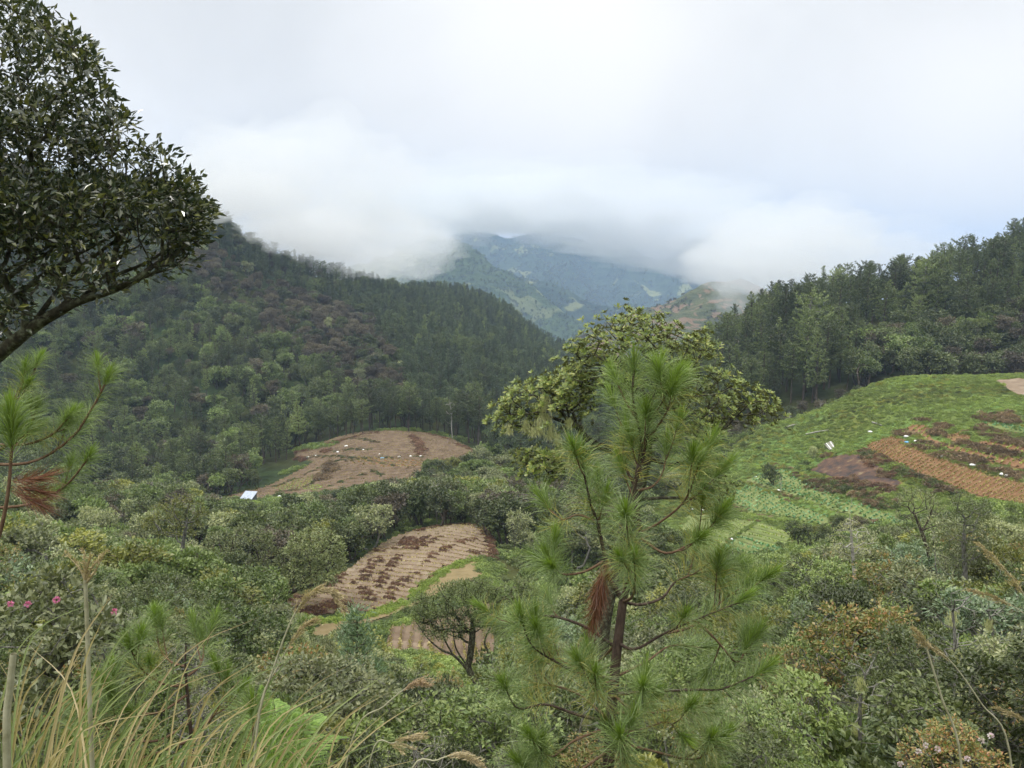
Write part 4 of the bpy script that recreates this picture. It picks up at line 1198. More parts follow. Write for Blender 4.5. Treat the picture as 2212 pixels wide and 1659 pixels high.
F_('vegetable_field', 'teal1', 95, M['soil_green'], rows=((1650, 1052), (1690, 1030), 1.35, M['crop_teal'], .7, M['soil_green']))
F_('vegetable_field', 'teal2', 95, M['soil_green'], rows=((1627, 1100), (1672, 1075), 1.35, M['crop_teal'], .7, M['soil_green']))
F_('vegetable_field', 'green1', 95, M['soil_green'], rows=((1627, 1138), (1716, 1161), 1.4, M['crop_green'], .55, M['soil_green']))
F_('vegetable_field', 'cabbage', 95, M['soil_green'], rows=((1600, 1165), (1696, 1190), 1.7, M['crop_teal'], .85, M['soil_green']))
F_('vegetable_field', 'green2', 95, M['soil_green'], rows=((1571, 1138), (1612, 1124), 1.4, M['crop_green'], .55, M['soil_green']))
F_('vegetable_field', 'green3', 95, M['soil_green'])
F_('bare_field', 'pale_top', 150, M['soil_pale'])

# ---- verges, brush bands and ground cover
def along(lines, dmin, per_m, width, kinds, sc, rng, out):
    for ln in lines:
        pts = [hit(u, v, dmin) for u, v in ln]
        for a, b in zip(pts[:-1], pts[1:]):
            L = (b - a).length; n = max(1, int(L * per_m))
            for _ in range(n):
                t = rng.random(); p = a.lerp(b, t); w = rng.normal() * width
                d = (b - a); nx, ny = -d.y / max(L, 1e-6), d.x / max(L, 1e-6)
                x, y = p.x + nx * w, p.y + ny * w
                out.append((kinds[int(rng.integers(len(kinds)))], x, y, float(height(x, y)) - .03, rng.random() * 6.28, sc * (.6 + .8 * rng.random())))
def C_(x, y): return (442 + x * .28, 885 + y * .28)
def A_(x, y): return (1752 + x * .208, 867 + y * .208)
def B_(x, y): return (1398 + x * .208, 955.6 + y * .208)
rg = np.random.default_rng(51)
verge = []
along([[C_(2100,1160), C_(2040,1170), C_(1900,1230), C_(1800,1280), C_(1720,1340), C_(1640,1430), C_(1590,1480)], [C_(1560,1490), C_(1450,1530), C_(1300,1590), C_(1100,1620), C_(900,1640), C_(700,1600)]], 60, 8, .4, ['cu_verge'], .55, rg, verge)
along([[(736,1385),(800,1363),(880,1345),(905,1340)], [C_(2120,1150), C_(2180,1180), C_(2200,1290)], [(1060,1215),(1062,1250),(1058,1300)], [C_(2090,900), C_(2212,980)], [C_(1700,880), C_(1880,880), C_(2090,880)]], 58, 5, .8, ['cu_bright', 'cu_mid'], .65, rg, verge)
along([[C_(700,310), C_(860,290), C_(980,290)], [C_(1380,170), C_(1600,165), C_(1850,200), C_(2000,250)], [C_(600,500), C_(790,430)], [C_(700,330), C_(850,270)]], 178, 2.2, 1.0, ['cu_mid', 'cu_bright'], 1.5, rg, verge)
along([[A_(640,580), A_(870,650), A_(960,720), A_(1280,830), A_(1480,910)], [A_(0,760), A_(200,820), A_(420,880), A_(560,940), A_(780,1020)], [A_(350,540), A_(520,540)],
       [A_(1000,330), A_(1200,430), A_(1300,520)], [A_(950,440), A_(1400,600), A_(1900,770)], [A_(600,920), A_(780,1010)], [A_(860,800), A_(1100, 840)]], 100, 6, .3, ['cu_bright', 'cu_olive'], .45, rg, verge)
along([[B_(1130,720), B_(1400,760), B_(1700,850), B_(1900,920)], [B_(1240,800), B_(1500,900)], [B_(1350,800), B_(1800,900)], [B_(1130,850), B_(880,1000)], [B_(1380,470), B_(1560,520), B_(1800,600), B_(2050,680)],
       [B_(700,700), B_(450,700)], [B_(1560,980), B_(1480,1140)], [B_(1650,1000), B_(1560,1140)], [B_(950,1190), B_(1350,1200)], [B_(0,1000), B_(300, 1150), B_(600,1200)], [B_(560,300), B_(900,300), B_(1100,350)], [B_(600,560), B_(800,600)]], 90, 7, .40, ['cu_bright', 'cu_mid'], .38, rg, verge)
scatter('verge_herbs', verge, 'bright green weeds growing along the edges of the terraced fields', 'weeds', PROTO)
brush = []
along([[C_(1500,1130), C_(1400,1260), C_(1330,1400)], [C_(1820,980), C_(1700,1060), C_(1560,1090)], [C_(2060,1010), C_(1870,1070), C_(1700,1190)], [C_(1640,1270), C_(1500,1350), C_(1400,1480)],
       [C_(1330,1150), C_(1240,1300), C_(1180,1350)], [C_(1200,1380), C_(1290,1480)], [C_(2100,910), C_(2190,1000), C_(2200,1150)], [C_(1300,1100), C_(1500,1075)], [C_(2040,1105), C_(2180,1120)],
       [C_(980,1370), C_(1060,1290)], [C_(620,1480), C_(880,1440), C_(1100,1410)], [C_(1600,960), C_(1880,905)], [C_(1900,900),C_(2090,905)], [C_(960,1400),C_(1060,1420)]], 60, 6.5, .28, ['cu_red'], .58, rg, brush)
along([[C_(600,1560), C_(900,1570), C_(1060,1500)], [C_(1570,1000), C_(1600,1060), C_(1700,1050)], [C_(1600,1040),C_(1700,1040)]], 60, 7, .8, ['cu_red'], .75, rg, brush)
along([[C_(720,330), C_(860,310)], [C_(1590,200), C_(1640,270), C_(1670,370)], [C_(1620,220), C_(1690,330)], [C_(880,290), C_(1090,240), C_(1350,185)], [C_(720,370), C_(780,390)], [C_(910,320), C_(970,330)], [C_(1700,190), C_(1900,240)], [C_(1940,270), C_(2100,340)]], 178, 4.5, .6, ['cu_red'], .9, rg, brush)
along([[A_(530,520), A_(620,600), A_(850,650)], [A_(620,610), A_(720,660)], [A_(760,720), A_(850,790)], [A_(300,800), A_(560,880), A_(850,930)], [A_(150,560),A_(240,560)]], 100, 4, .7, ['cu_red', 'cu_dry'], .75, rg, brush)
scatter('red_brush', brush, 'heaps of dry rust-red brush lying in bands across the fields', 'brush', PROTO)
dry = []
along([[A_(1350,540), A_(1500,580), A_(1850,650)], [A_(1350,560), A_(1700,640)], [A_(1780,680), A_(1900,730), A_(2100,780), A_(2212,800)], [A_(880,330), A_(1050,370)], [A_(1060,440), A_(1300,500)], [A_(1550,440), A_(1900,520), A_(2200,600)],
       [A_(1270,310), A_(1380,350), A_(1300,370)], [A_(1700,270), A_(1900,330), A_(2212,480)], [A_(1750,200), A_(1950,170), A_(2130,230)], [A_(1900,400), A_(2120,450)], [A_(2000,130), A_(2100,170)], [A_(1120,200), A_(1200,200)], [A_(1300,250),A_(1400,290)]], 100, 3.5, .9, ['cu_dry'], .95, rg, dry)
along([[A_(880,680), A_(960,740), A_(1130,800), A_(1280,860), A_(1480,960)], [A_(560,540), A_(640,600)], [A_(0,830), A_(300,860), A_(560,930), A_(780,1070)], [A_(0,870),A_(400,950),A_(800,1140)], [A_(600,1280), A_(700,1260)]], 100, 5, .5, ['cu_dry', 'cu_dark'], .8, rg, dry)
along([[B_(800,400), B_(880,480)], [B_(780,640), B_(900,680), B_(1050,740)], [B_(1400,560), B_(1560,600)], [B_(1600,900), B_(1700,920)], [B_(1100,800), B_(1180,820)], [B_(750,1200), B_(900,1260)], [B_(1320,230), B_(1560,330)], [B_(1550,340),B_(1700,420),B_(1900,540)]], 90, 2.0, .6, ['cu_dry'], .5, rg, dry)
along([[C_(800,500), C_(1000,400), C_(1200,395), C_(1480,440)], [C_(560,640), C_(740,620), C_(900,540)], [C_(1280,470), C_(1390,520)], [C_(950,600), C_(1250,500)], [C_(960,440), C_(1030,470)], [C_(720,380), C_(1200,385), C_(1480,375), C_(1680,375)], [C_(900,275), C_(1360,265)], [C_(1000,330),C_(1300,320)], [C_(480,620),C_(800,500)], [C_(770,650),C_(940,650)], [C_(1080,630),C_(1320,570)]], 178, 5, .22, ['cu_dry', 'cu_dark', 'cu_dark'], .72, rg, dry)
along([[C_(950,420), C_(1010,480)], [C_(880,520), C_(930,540)]], 178, 5, .8, ['cu_dry'], 1.4, rg, dry)
scatter('dry_brush', dry, 'dull brown dry brush along the terrace banks', 'brush', PROTO)

# bracken on the open slopes, herbs under the shrubs
cov = []
x, y, z, u, v, rng = grid_points(24, 186, .8, 61, -150, 2700)
cv = cover(x, y, z)
for i in range(len(x)):
    if cv[i] == 1:
        if y[i] > 90 and rng.random() < .85:
            n = fbm(x[i] / 9, y[i] / 9, 3, 2)
            kd = ('cu_bright' if rng.random() < .85 else 'cu_verge') if n > -.12 else ['cu_mid', 'cu_olive', 'cu_bright', 'cu_dark'][int(rng.choice(4, p=[.35, .25, .34, .06]))]
            s = (.4 + .4 * rng.random()) * (1.6 if rng.random() < .03 else 1)
            cov.append((kd, x[i], y[i], z[i] - .08, rng.random() * 6.28, s))
        elif y[i] <= 90:
            cov.append((['cu_bright', 'cu_olive', 'cu_bright', 'cu_mid'][int(rng.integers(4))], x[i], y[i], z[i] - .08, rng.random() * 6.28, .5 + .5 * rng.random()))
scatter('bracken', cov, 'bright green bracken covering the open hillside slope', 'bracken', PROTO)
cov = []
x, y, z, u, v, rng = grid_points(7.5, 26, .62, 62, -400, 2700)
for i in range(len(x)):
    cov.append((['cu_mid', 'cu_dark', 'cu_bright', 'gr_tuss', 'cu_olive', 'gr_dry'][int(rng.choice(6, p=[.32, .26, .08, .16, .12, .06]))], x[i], y[i], z[i] - .04, rng.random() * 6.28, .35 + .4 * rng.random()))
x, y, z, u, v, rng = grid_points(26, 200, 2.6, 63, -400, 2700)
cv = cover(x, y, z)
for i in range(len(x)):
    if cv[i] in (0, 3): cov.append((['cu_mid', 'cu_dark', 'cu_bright'][int(rng.choice(3, p=[.45, .35, .2]))], x[i], y[i], z[i] - .04, rng.random() * 6.28, (1.0 + 1.0 * rng.random()) * (.5 if 55 < y[i] < 135 and 580 < u[i] < 1090 else 1)))
scatter('undergrowth', cov, 'tangled green undergrowth between the shrubs and trees', 'undergrowth', PROTO)

# ---- sacks, tarpaulin and shelters
def sack_mesh(seed, r=.4):
    rng = np.random.default_rng(seed); b = MB()
    nu, nv_ = 10, 6; vs = []
    for j in range(nv_ + 1):
        ph = math.pi * j / nv_
        for i in range(nu):
            th = 2 * math.pi * i / nu
            w = 1 + .16 * math.sin(3 * th + seed) * math.sin(ph) + rng.normal() * .04
            vs.append((r * 1.25 * math.sin(ph) * math.cos(th) * w, r * .75 * math.sin(ph) * math.sin(th) * w, max(-.2, r * .62 * math.cos(ph) * w) + r * .35))
    f = [(j * nu + i, (j + 1) * nu + i, (j + 1) * nu + (i + 1) % nu, j * nu + (i + 1) % nu) for j in range(nv_) for i in range(nu)]
    b.add(vs, f)
    tube(b, [(r * 1.1, 0, r * .4), (r * 1.3, 0, r * .5), (r * 1.5, .03, r * .75)], [r * .22, r * .08, r * .16], 6)
    return b
m_white = mottled('sack_white', [(.62, .63, .64), (.8, .8, .8)], 3, rough=.6); m_blue = mottled('sack_blue', [(.12, .35, .6), (.2, .48, .75)], 3, rough=.5)
m_sw = [sack_mesh(70 + k).build('sack', [m_white], smooth=True) for k in range(3)]; m_sb = sack_mesh(75).build('sack', [m_blue], smooth=True)
def sack(uv, dmin, label, group=None, blue=False, sc=1.0):
    p = hit(uv[0], uv[1], dmin); me = m_sb if blue else m_sw[int(rg.integers(3))]
    o = link('sack', me, None, p + Vector((0, 0, .12))); o.rotation_euler = (0, 0, rg.random() * 6); o.scale = (sc,) * 3
    tag(o, label, 'sack', group)
G2 = 'white sacks on the brown terraced field'; 
for q in [(780,315),(1030,335),(1095,290),(1225,320),(800,375),(865,365),(1350,355),(1500,375),(1590,370),(1665,370)]:
    sack(C_(*q), 178, 'small white sack lying on the brown terraced field', G2, sc=1.15)
sack(C_(1370,385), 178, 'blue sack among white ones on the brown terraced field', blue=True, sc=1.2)
sack(C_(580,685), 178, 'white sack in the grass just right of the tin-roofed shack', sc=1.6); sack(C_(485,705), 178, 'small pale sack on the dark grass next to the shack', sc=1.2)
for q, lab in [((985,380), 'white sack at the upper corner of the orange ridged field'), ((1085,430), 'cream sack in the brush behind the orange ridged field'), ((1355,590), 'white sack halfway along the upper edge of the orange field'),
          ((1670,680), 'small white sack by dark brush above the orange field'), ((1975,775), 'large round white sack at the right of the orange field edge'), ((2030,790), 'flat white sack beside the large round one by the orange field'),
          ((615,330), 'white sack thrown on the bright green slope'), ((1145,1245), 'white sack at the end of the teal crop rows behind bare branches')]:
    sack(A_(*q), 100, lab, sc=.85)
sack(A_(990,437), 100, 'blue sack at the corner of the orange ridged field', blue=True, sc=.8)
for q, lab in [((1130,372), 'white sack at the left tip of the upper teal crop field'), ((1365,510), 'white sack between the two teal crop fields'), ((465,708), 'upright white sack at the left of the pale green plot'), ((580,715), 'upright white sack by the dark bank of the pale green plot'),
          ((880,1020), 'white sack at the left corner of the cabbage plot'), ((880,1160), 'long white sack at the bottom edge of the cabbage plot')]:
    sack(B_(*q), 92, lab, sc=.62)

M['tin'] = mottled('tin', [(.26, .31, .40), (.42, .48, .58)], .8, rough=.35, spec=.6, stretch=(4, 1, 1))
def box(b, lo, hi, m=0):
    x0, y0, z0 = lo; x1, y1, z1 = hi
    v = [(x0,y0,z0),(x1,y0,z0),(x1,y1,z0),(x0,y1,z0),(x0,y0,z1),(x1,y0,z1),(x1,y1,z1),(x0,y1,z1)]
    b.add(v, [(0,3,2,1),(4,5,6,7),(0,1,5,4),(1,2,6,5),(2,3,7,6),(3,0,4,7)], m)
def corrugated(b, x0, x1, ya, za, yb, zb, n=14, amp=.03, th=.01):
    xs = np.linspace(x0, x1, n * 2 + 1); w = amp * (np.arange(len(xs)) % 2)
    top = [(x, ya, za + a) for x, a in zip(xs, w)] + [(x, yb, zb + a) for x, a in zip(xs, w)]
    bot = [(x, y, z - th) for x, y, z in top]; n_ = len(xs); k = np.arange(n_ - 1)
    b.add(top, np.stack([k, k + 1, n_ + k + 1, n_ + k], 1)); b.add(bot, np.stack([n_ + k, n_ + k + 1, k + 1, k], 1))
sp_ = hit(538, 1084, 178)
sh = link('shack', None, None, sp_); sh.rotation_euler = (0, 0, math.radians(-12)); tag(sh, 'small shack with bright tin roof at the left end of the brown terraced field', 'shack')
for i, x0 in enumerate((-1.6, .02)):
    b = MB(); corrugated(b, x0, x0 + 1.58, -1.5, 1.05 + i * .02, 1.3, 2.25 + i * .02, 8); link('roof', b.build('roof', [M['tin']]), sh)
for (xx, yy, zz) in ((-1.4, -1.3, 1.1), (1.4, -1.3, 1.1), (-1.4, 1.1, 2.1), (1.4, 1.1, 2.1)):
    b = MB(); tube(b, [(xx, yy, -.4), (xx, yy, zz)], .06, 6); link('post', b.build('post', [M['bark_grey']]), sh)
b = MB(); box(b, (-1.35, 1.0, 0), (1.35, 1.04, 2.0)); link('wall', b.build('wall', [mottled('tarp_wall', [(.35, .36, .4), (.5, .5, .52)], 2)]), sh)
b = MB(); box(b, (-1.42, -1.0, 0), (-1.38, .95, 1.1)); link('wall', b.build('wall', [bpy.data.materials['tarp_wall']]), sh)
b = MB(); tube(b, [(1.5, .9, 1.7), (2.6, .7, 1.6), (3.8, .6, 1.5)], .05, 5); tube(b, [(3.7, .6, -.3), (3.75, .6, 1.6)], .05, 5); link('rail', b.build('rail', [M['bark_grey']]), sh)
tp = hit(1795, 969, 120)
th_ = link('lean_to', None, None, tp); tag(th_, 'collapsed lean-to of grey boards and plastic on the green slope edge', 'lean-to'); th_.rotation_euler = (0, 0, .4)
for k in range(6):
    b = MB(); box(b, (-.9 + k * .3, -.8, 0), (-.66 + k * .3, .9, .03)); o = link('board', b.build('board', [m_white if k in (1, 4) else M['dead_wood']]), th_); o.rotation_euler = (.55 + .05 * k, .05 * (k - 3), .06 * (k - 2)); o.location = (0, 0, .45 + .04 * k)
for xx in (-.8, .8):
    b = MB(); tube(b, [(xx, .5, -.3), (xx, .55, 1.0)], .05, 6); link('post', b.build('post', [M['bark_grey']]), th_)
# fallen grey logs on the green slope
for k, (a_, c_, dd) in enumerate([((1882, 914), (1905, 922), 100), ((1698, 925), (1722, 918), 120), ((1741, 940), (1790, 932), 110)]):
    p, q = hit(*a_, dd), hit(*c_, dd)
    b = MB(); mid = (p + q) / 2; tube(b, [p - mid + Vector((0, 0, .15)), Vector((0, .1, .25)), q - mid + Vector((0, 0, .2))], [.16, .14, .08], 7)
    o = link('log', b.build('log', [M['dead_wood']]), None, mid); tag(o, ['short grey log at the top corner of the orange field', 'thin pale fallen log high on the green slope near the dark hollow', 'long pale fallen log lying on the bright green slope'][k], 'log')
print('ROWS', NROW, len(verge), len(brush), len(dry), len(cov), flush=True)
# ------------------------------------------------------------------ air: haze and low cloud banks
def haze_box():
    b = MB(); x0, x1, y0, y1, z0, z1 = -6900, 6900, -6900, 6900, -345, 345
    v = [(x0,y0,z0),(x1,y0,z0),(x1,y1,z0),(x0,y1,z0),(x0,y0,z1),(x1,y0,z1),(x1,y1,z1),(x0,y1,z1)]
    b.add(v, [(0,3,2,1),(4,5,6,7),(0,1,5,4),(1,2,6,5),(2,3,7,6),(3,0,4,7)])
    m = bpy.data.materials.new('haze'); m.use_nodes = True; nt = m.node_tree
    nt.nodes.remove(nt.nodes['Principled BSDF'])
    pv = nt.nodes.new('ShaderNodeVolumePrincipled')
    pv.inputs['Color'].default_value = (.50, .68, 1, 1); pv.inputs['Density'].default_value = 1.6e-4
    nt.links.new(pv.outputs[0], nt.nodes['Material Output'].inputs['Volume'])
    o = link('haze', b.build('haze', [m])); tag(o, 'thin pale blue haze filling the valley air', 'haze', kind='stuff')
haze_box()
def cloud_mat(d):
    m = bpy.data.materials.new('stratus'); m.use_nodes = True; nt = m.node_tree
    nt.nodes.remove(nt.nodes['Principled BSDF'])
    pv = nt.nodes.new('ShaderNodeVolumePrincipled')
    pv.inputs['Color'].default_value = (.915, .938, .965, 1); pv.inputs['Density'].default_value = d
    nt.links.new(pv.outputs[0], nt.nodes['Material Output'].inputs['Volume'])
    return m
def puff_mesh(seed, amp=.3):
    """Lumpy closed body of cloud, unit radius."""
    rng = np.random.default_rng(seed); b = MB(); nu, nv_ = 40, 20; vs = []
    off = rng.random(3) * 50
    for j in range(nv_ + 1):
        ph = math.pi * j / nv_
        for i in range(nu):
            th = 2 * math.pi * i / nu
            d = Vector((math.sin(ph) * math.cos(th), math.sin(ph) * math.sin(th), math.cos(ph)))
            n = mnoise.fractal(d * 2.2 + Vector(off), .9, 2.1, 4)
            vs.append(d * (1 + amp * n))
    f = [(j * nu + i, (j + 1) * nu + i, (j + 1) * nu + (i + 1) % nu, j * nu + (i + 1) % nu) for j in range(nv_) for i in range(nu)]
    b.add([tuple(v) for v in vs], f)
    return b
PUFF = [puff_mesh(80 + k, .45).build('cloud_bank', [], smooth=True) for k in range(4)]  # bodies of the low cloud that covers the peaks and ridges
def stratus(u, v, D, ru, rd, rv, tau, label, group='cloud banks on the mountain tops'):
    """ru, rv: half extents in photo pixels at distance D, rd: half depth in metres, tau: optical thickness through the middle."""
    p = W(u, v, D); k = int(rg.integers(4)); me = PUFF[k].copy()
    me.materials.clear(); me.materials.append(cloud_mat(tau / (2 * rd)))
    o = link('cloud_bank', me, None, p); o.scale = (ru / F * D, rd, rv / F * D); o.rotation_euler = (0, 0, 0)
    tag(o, label, 'stratus', group, kind='stuff')
FM = 'white cloud bank lying over the far blue mountain'
for a in [(1000, 432, 2300, 340, 500, 62, 1.2), (1190, 436, 2350, 340, 500, 62, 1.2), (1360, 476, 2300, 320, 500, 68, 1.3), (1530, 524, 2250, 300, 500, 66, 1.4), (1720, 560, 2200, 300, 500, 70, 1.3),
          (850, 470, 2050, 260, 400, 76, 1.3), (1040, 478, 2450, 120, 300, 26, .9), (1180, 484, 2500, 100, 300, 22, .8), (1290, 500, 2450, 140, 300, 28, .9), (1440, 540, 2450, 160, 300, 34, .9), (1600, 582, 2450, 160, 300, 36, .9), (920, 520, 2300, 60, 200, 34, .9), (1010, 486, 2500, 70, 250, 20, 1.0), (1210, 496, 2500, 80, 250, 18, .9), (1340, 522, 2500, 90, 250, 20, 1.0)]:
    stratus(*a, FM)
FR = 'thin cloud wisp drifting off the left ridge crest'
for a in [(520, 425, 450, 130, 28, 58, 1.1), (650, 505, 495, 130, 26, 48, 1.0), (750, 565, 555, 120, 26, 42, .9), (640, 400, 660, 260, 90, 130, 1.4), (740, 500, 720, 180, 80, 75, 1.1), (520, 380, 540, 160, 35, 75, .8), (690, 505, 560, 130, 25, 55, .9), (830, 540, 900, 150, 120, 75, 1.2)]:
    stratus(*a, FR, 'cloud wisps along the left ridge')
stratus(975, 690, 560, 60, 20, 20, .35, 'small pale wisp of cloud against the face of the middle ridge', None)
FH = 'low cloud on the terraced hill beyond the right ridge'
for a in [(1600, 575, 1050, 110, 110, 60, 1.2), (1700, 540, 1000, 190, 140, 100, 1.4), (1590, 640, 950, 50, 45, 40, .45)]:
    stratus(*a, FH, 'low cloud on the terraced hill')
# ------------------------------------------------------------------ plants seen one by one
M['needle_tip'] = leaf_mat('needle_tip', [(.070, .125, .022), (.110, .185, .035), (.155, .235, .055)], obj=.15, trans=.35, big=.05)
M['needle'] = leaf_mat('needle', [(.068, .118, .052), (.118, .182, .084), (.180, .245, .130)], obj=.15, trans=.3, big=.05, rough=.4)
M['needle_old'] = leaf_mat('needle_old', [(.130, .155, .045), (.20, .215, .070), (.26, .24, .095)], obj=.15, trans=.3, big=.05)
M['needle_dead'] = leaf_mat('needle_dead', [(.055, .024, .016), (.105, .042, .026), (.15, .072, .042)], obj=.1, trans=.2, big=.05)
M['rosette_leaf'] = leaf_mat('rosette_leaf', [(.044, .074, .018), (.080, .124, .028), (.125, .172, .044), (.18, .19, .06)], obj=.15, trans=.2, rough=.35, spec=.55, back=(.12, .125, .050), big=.1)
M['glossy_leaf'] = leaf_mat('glossy_leaf', [(.013, .023, .017), (.025, .039, .028), (.045, .060, .042), (.095, .110, .035)], obj=.1, trans=.14, rough=.22, spec=1.0, big=.1)

def needles(n, L, a0, a1, ln, seed, base=0.0, w=.0030, droop=.25, jit=.2):
    """Needles set round a shoot that runs up +Z from 0 to L."""
    rng = np.random.default_rng(seed)
    z = base + (L - base) * rng.random(n) ** .9; az = rng.random(n) * 2 * math.pi
    th = np.radians(a0 + (a1 - a0) * (1 - (z - base) / max(L - base, 1e-6)) + rng.normal(size=n) * 7)
    d = np.stack([np.sin(th) * np.cos(az), np.sin(th) * np.sin(az), np.cos(th)], 1)
    side = unit(np.cross(d, rng.normal(size=(n, 3))))
    l = (ln * (1 - jit + 2 * jit * rng.random(n)))[:, None]
    rad = unit(np.stack([np.cos(az), np.sin(az), np.zeros(n)], 1))
    p0 = np.stack([np.zeros(n), np.zeros(n), z], 1) + rad * .004
    p1 = p0 + d * l * .5 + rad * l * .02
    p2 = p0 + unit(d + rad * droop + [0, 0, -droop * .4]) * l
    v = np.stack([p0 - side * w * .5, p0 + side * w * .5, p1 - side * w * .5, p1 + side * w * .5, p2], 1).reshape(-1, 3)
    k = np.arange(n)[:, None] * 5
    return v, k + [0, 1, 3, 2], k + [2, 3, 4]
def tuft_mesh(name, parts):
    b = MB()
    for (args, m) in parts:
        v, q, t = needles(**args); n0 = b.n
        b.v.append(v.astype(np.float32)); b.q.append((q + n0).astype(np.int32)); b.qm.append(np.full(len(q), m)); b.t.append((t + n0).astype(np.int32)); b.tm.append(np.full(len(t), m)); b.n += len(v)
    return b.build(name, [M['needle'], M['needle_tip'], M['needle_old'], M['needle_dead']])
T_TIP = [tuft_mesh('needle_tuft', [(dict(n=90, L=.14, a0=5, a1=20, ln=.15, seed=500 + k, droop=.05), 1), (dict(n=90, L=.10, a0=22, a1=55, ln=.225, seed=510 + k, droop=.3), 0)]) for k in range(3)]
T_MID = [tuft_mesh('needle_tuft', [(dict(n=68, L=.17, a0=35, a1=62, ln=.235, seed=520 + k, droop=.4), 0)]) for k in range(3)]
T_OLD = [tuft_mesh('needle_tuft', [(dict(n=50, L=.18, a0=50, a1=75, ln=.22, seed=530 + k, droop=.6), 2), (dict(n=34, L=.18, a0=45, a1=70, ln=.22, seed=534 + k, droop=.5), 0)]) for k in range(3)]
T_DEAD = [tuft_mesh('dead_needle_tuft', [(dict(n=170, L=.26, a0=8, a1=32, ln=.22, seed=540 + k, droop=.12), 3)]) for k in range(2)]
hero_rng = np.random.default_rng(77)
NT = {}
def tuft(root, kind, p, d, sc=1.0):
    key = root.name; NT[key] = NT.get(key, 0) + 1
    me = kind[int(hero_rng.integers(len(kind)))]
    o = link(me.name.split('.')[0], me, root)
    q = Vector(d).normalized().to_track_quat('Z', 'Y')
    o.matrix_parent_inverse = Matrix.Identity(4)
    o.location = Vector(p) - root.location; o.rotation_mode = 'QUATERNION'; o.rotation_quaternion = q @ Vector((0, 0, 1)).rotation_difference(Vector((0, 0, 1)))
    o.rotation_quaternion = q @ __import__('mathutils').Quaternion((0, 0, 1), float(hero_rng.random() * 6.28)); o.scale = (sc, sc, sc)
def wood_part(root, name, pts, r0, r1, mat, sides=7):
    P = bez(pts, 5 * (len(pts) - 1)); loc = root.location
    b = MB(); tube(b, [p - loc for p in P], np.linspace(r0, r1, len(P)), sides); link(name, b.build(name, [mat], smooth=True), root); return P
def pine_branch(root, pts, r0, r1, cover_from=.45, side=3, sc=1.0, tip=True, old=.35, tips_only=False):
    """Bare wood near the trunk, needle sleeves outward, bright candle at the end."""
    P = wood_part(root, 'branch', pts, r0, r1, M['twig_red'] if r0 < .012 else M['bark_pine'], 6)
    seg = [0.0]
    for a, b_ in zip(P[:-1], P[1:]): seg.append(seg[-1] + (b_ - a).length)
    L = seg[-1]
    def at(s):
        s = max(0, min(L * .999, s)); k = max(i for i in range(len(seg)) if seg[i] <= s); k = min(k, len(P) - 2)
        t = (s - seg[k]) / max(seg[k + 1] - seg[k], 1e-6); return P[k].lerp(P[k + 1], t), (P[k + 1] - P[k]).normalized()
    s = L * cover_from
    while s < L - .08 * sc:
        p, d = at(s); f = (s / L - cover_from) / (1 - cover_from)
        tuft(root, T_OLD if hero_rng.random() > f + (1 - old) * .6 else T_MID, p, d, sc)
        s += .14 * sc
    if tip:
        p, d = at(L); tuft(root, T_TIP, p - d * .05, (d + Vector((0, 0, .25))), sc)
    for k in range(side):
        f = cover_from * .8 + (.92 - cover_from * .8) * (k + hero_rng.random()) / max(side, 1)
        p, d = at(L * f); sd = Vector(hero_rng.normal(size=3)); sd = (sd - d * sd.dot(d)).normalized()
        e = d * .7 + sd * .6 + Vector((0, 0, .55)); e.normalize(); sl = (.16 + .22 * hero_rng.random()) * sc * (1.2 - .5 * f)
        q = [p, p + e * sl * .5 - Vector((0, 0, .02)), p + e * sl]
        wood_part(root, 'branch', q, r1 * 1.1, r1 * .7, M['twig_red'], 5)
        tuft(root, T_MID if hero_rng.random() > old else T_OLD, p + e * sl * .45, e, sc * .9); tuft(root, T_TIP, q[-1] - e * .03, e + Vector((0, 0, .2)), sc * .9)

def V(lst, D0, dD=0.0):
    n = len(lst); return [W(a[0], a[1], (a[2] if len(a) > 2 else D0 + dD * i / max(1, n - 1))) for i, a in enumerate(lst)]

# ---- the young pine in the middle
D = 5.6
base = W(1300, 1560, D); g = Vector((base.x, base.y, float(height(base.x, base.y))))
yp = link('young_pine', None, None, g)
LIMITED = yp; tag(yp, 'young long-needled pine with red-brown shoots standing in the middle foreground', 'pine tree')
wood_part(yp, 'trunk', [g - Vector((0, 0, .3)), W(1308, 1760, D), W(1318, 1580, D), W(1330, 1430, D), W(1346, 1296, D)], .052, .032, M['bark_pine'], 10)
lead = [(1346, 1298), (1362, 1240), (1380, 1150), (1376, 1095), (1371, 1048), (1386, 958), (1368, 870), (1369, 800)]
pine_branch(yp, V(lead, D), .026, .008, .52, 3, old=.1)
pine_branch(yp, V([(1371, 1048), (1392, 975), (1402, 900), (1422, 815)], D, -.1), .014, .006, .3, 2, old=.05)
pine_branch(yp, V([(1345, 1297), (1312, 1240), (1306, 1200), (1290, 1130), (1274, 1080), (1257, 1000)], D, -.25), .020, .006, .5, 3)
pine_branch(yp, V([(1371, 1048), (1352, 1010), (1347, 965), (1352, 910)], D, .3), .013, .005, .35, 2, old=.1)
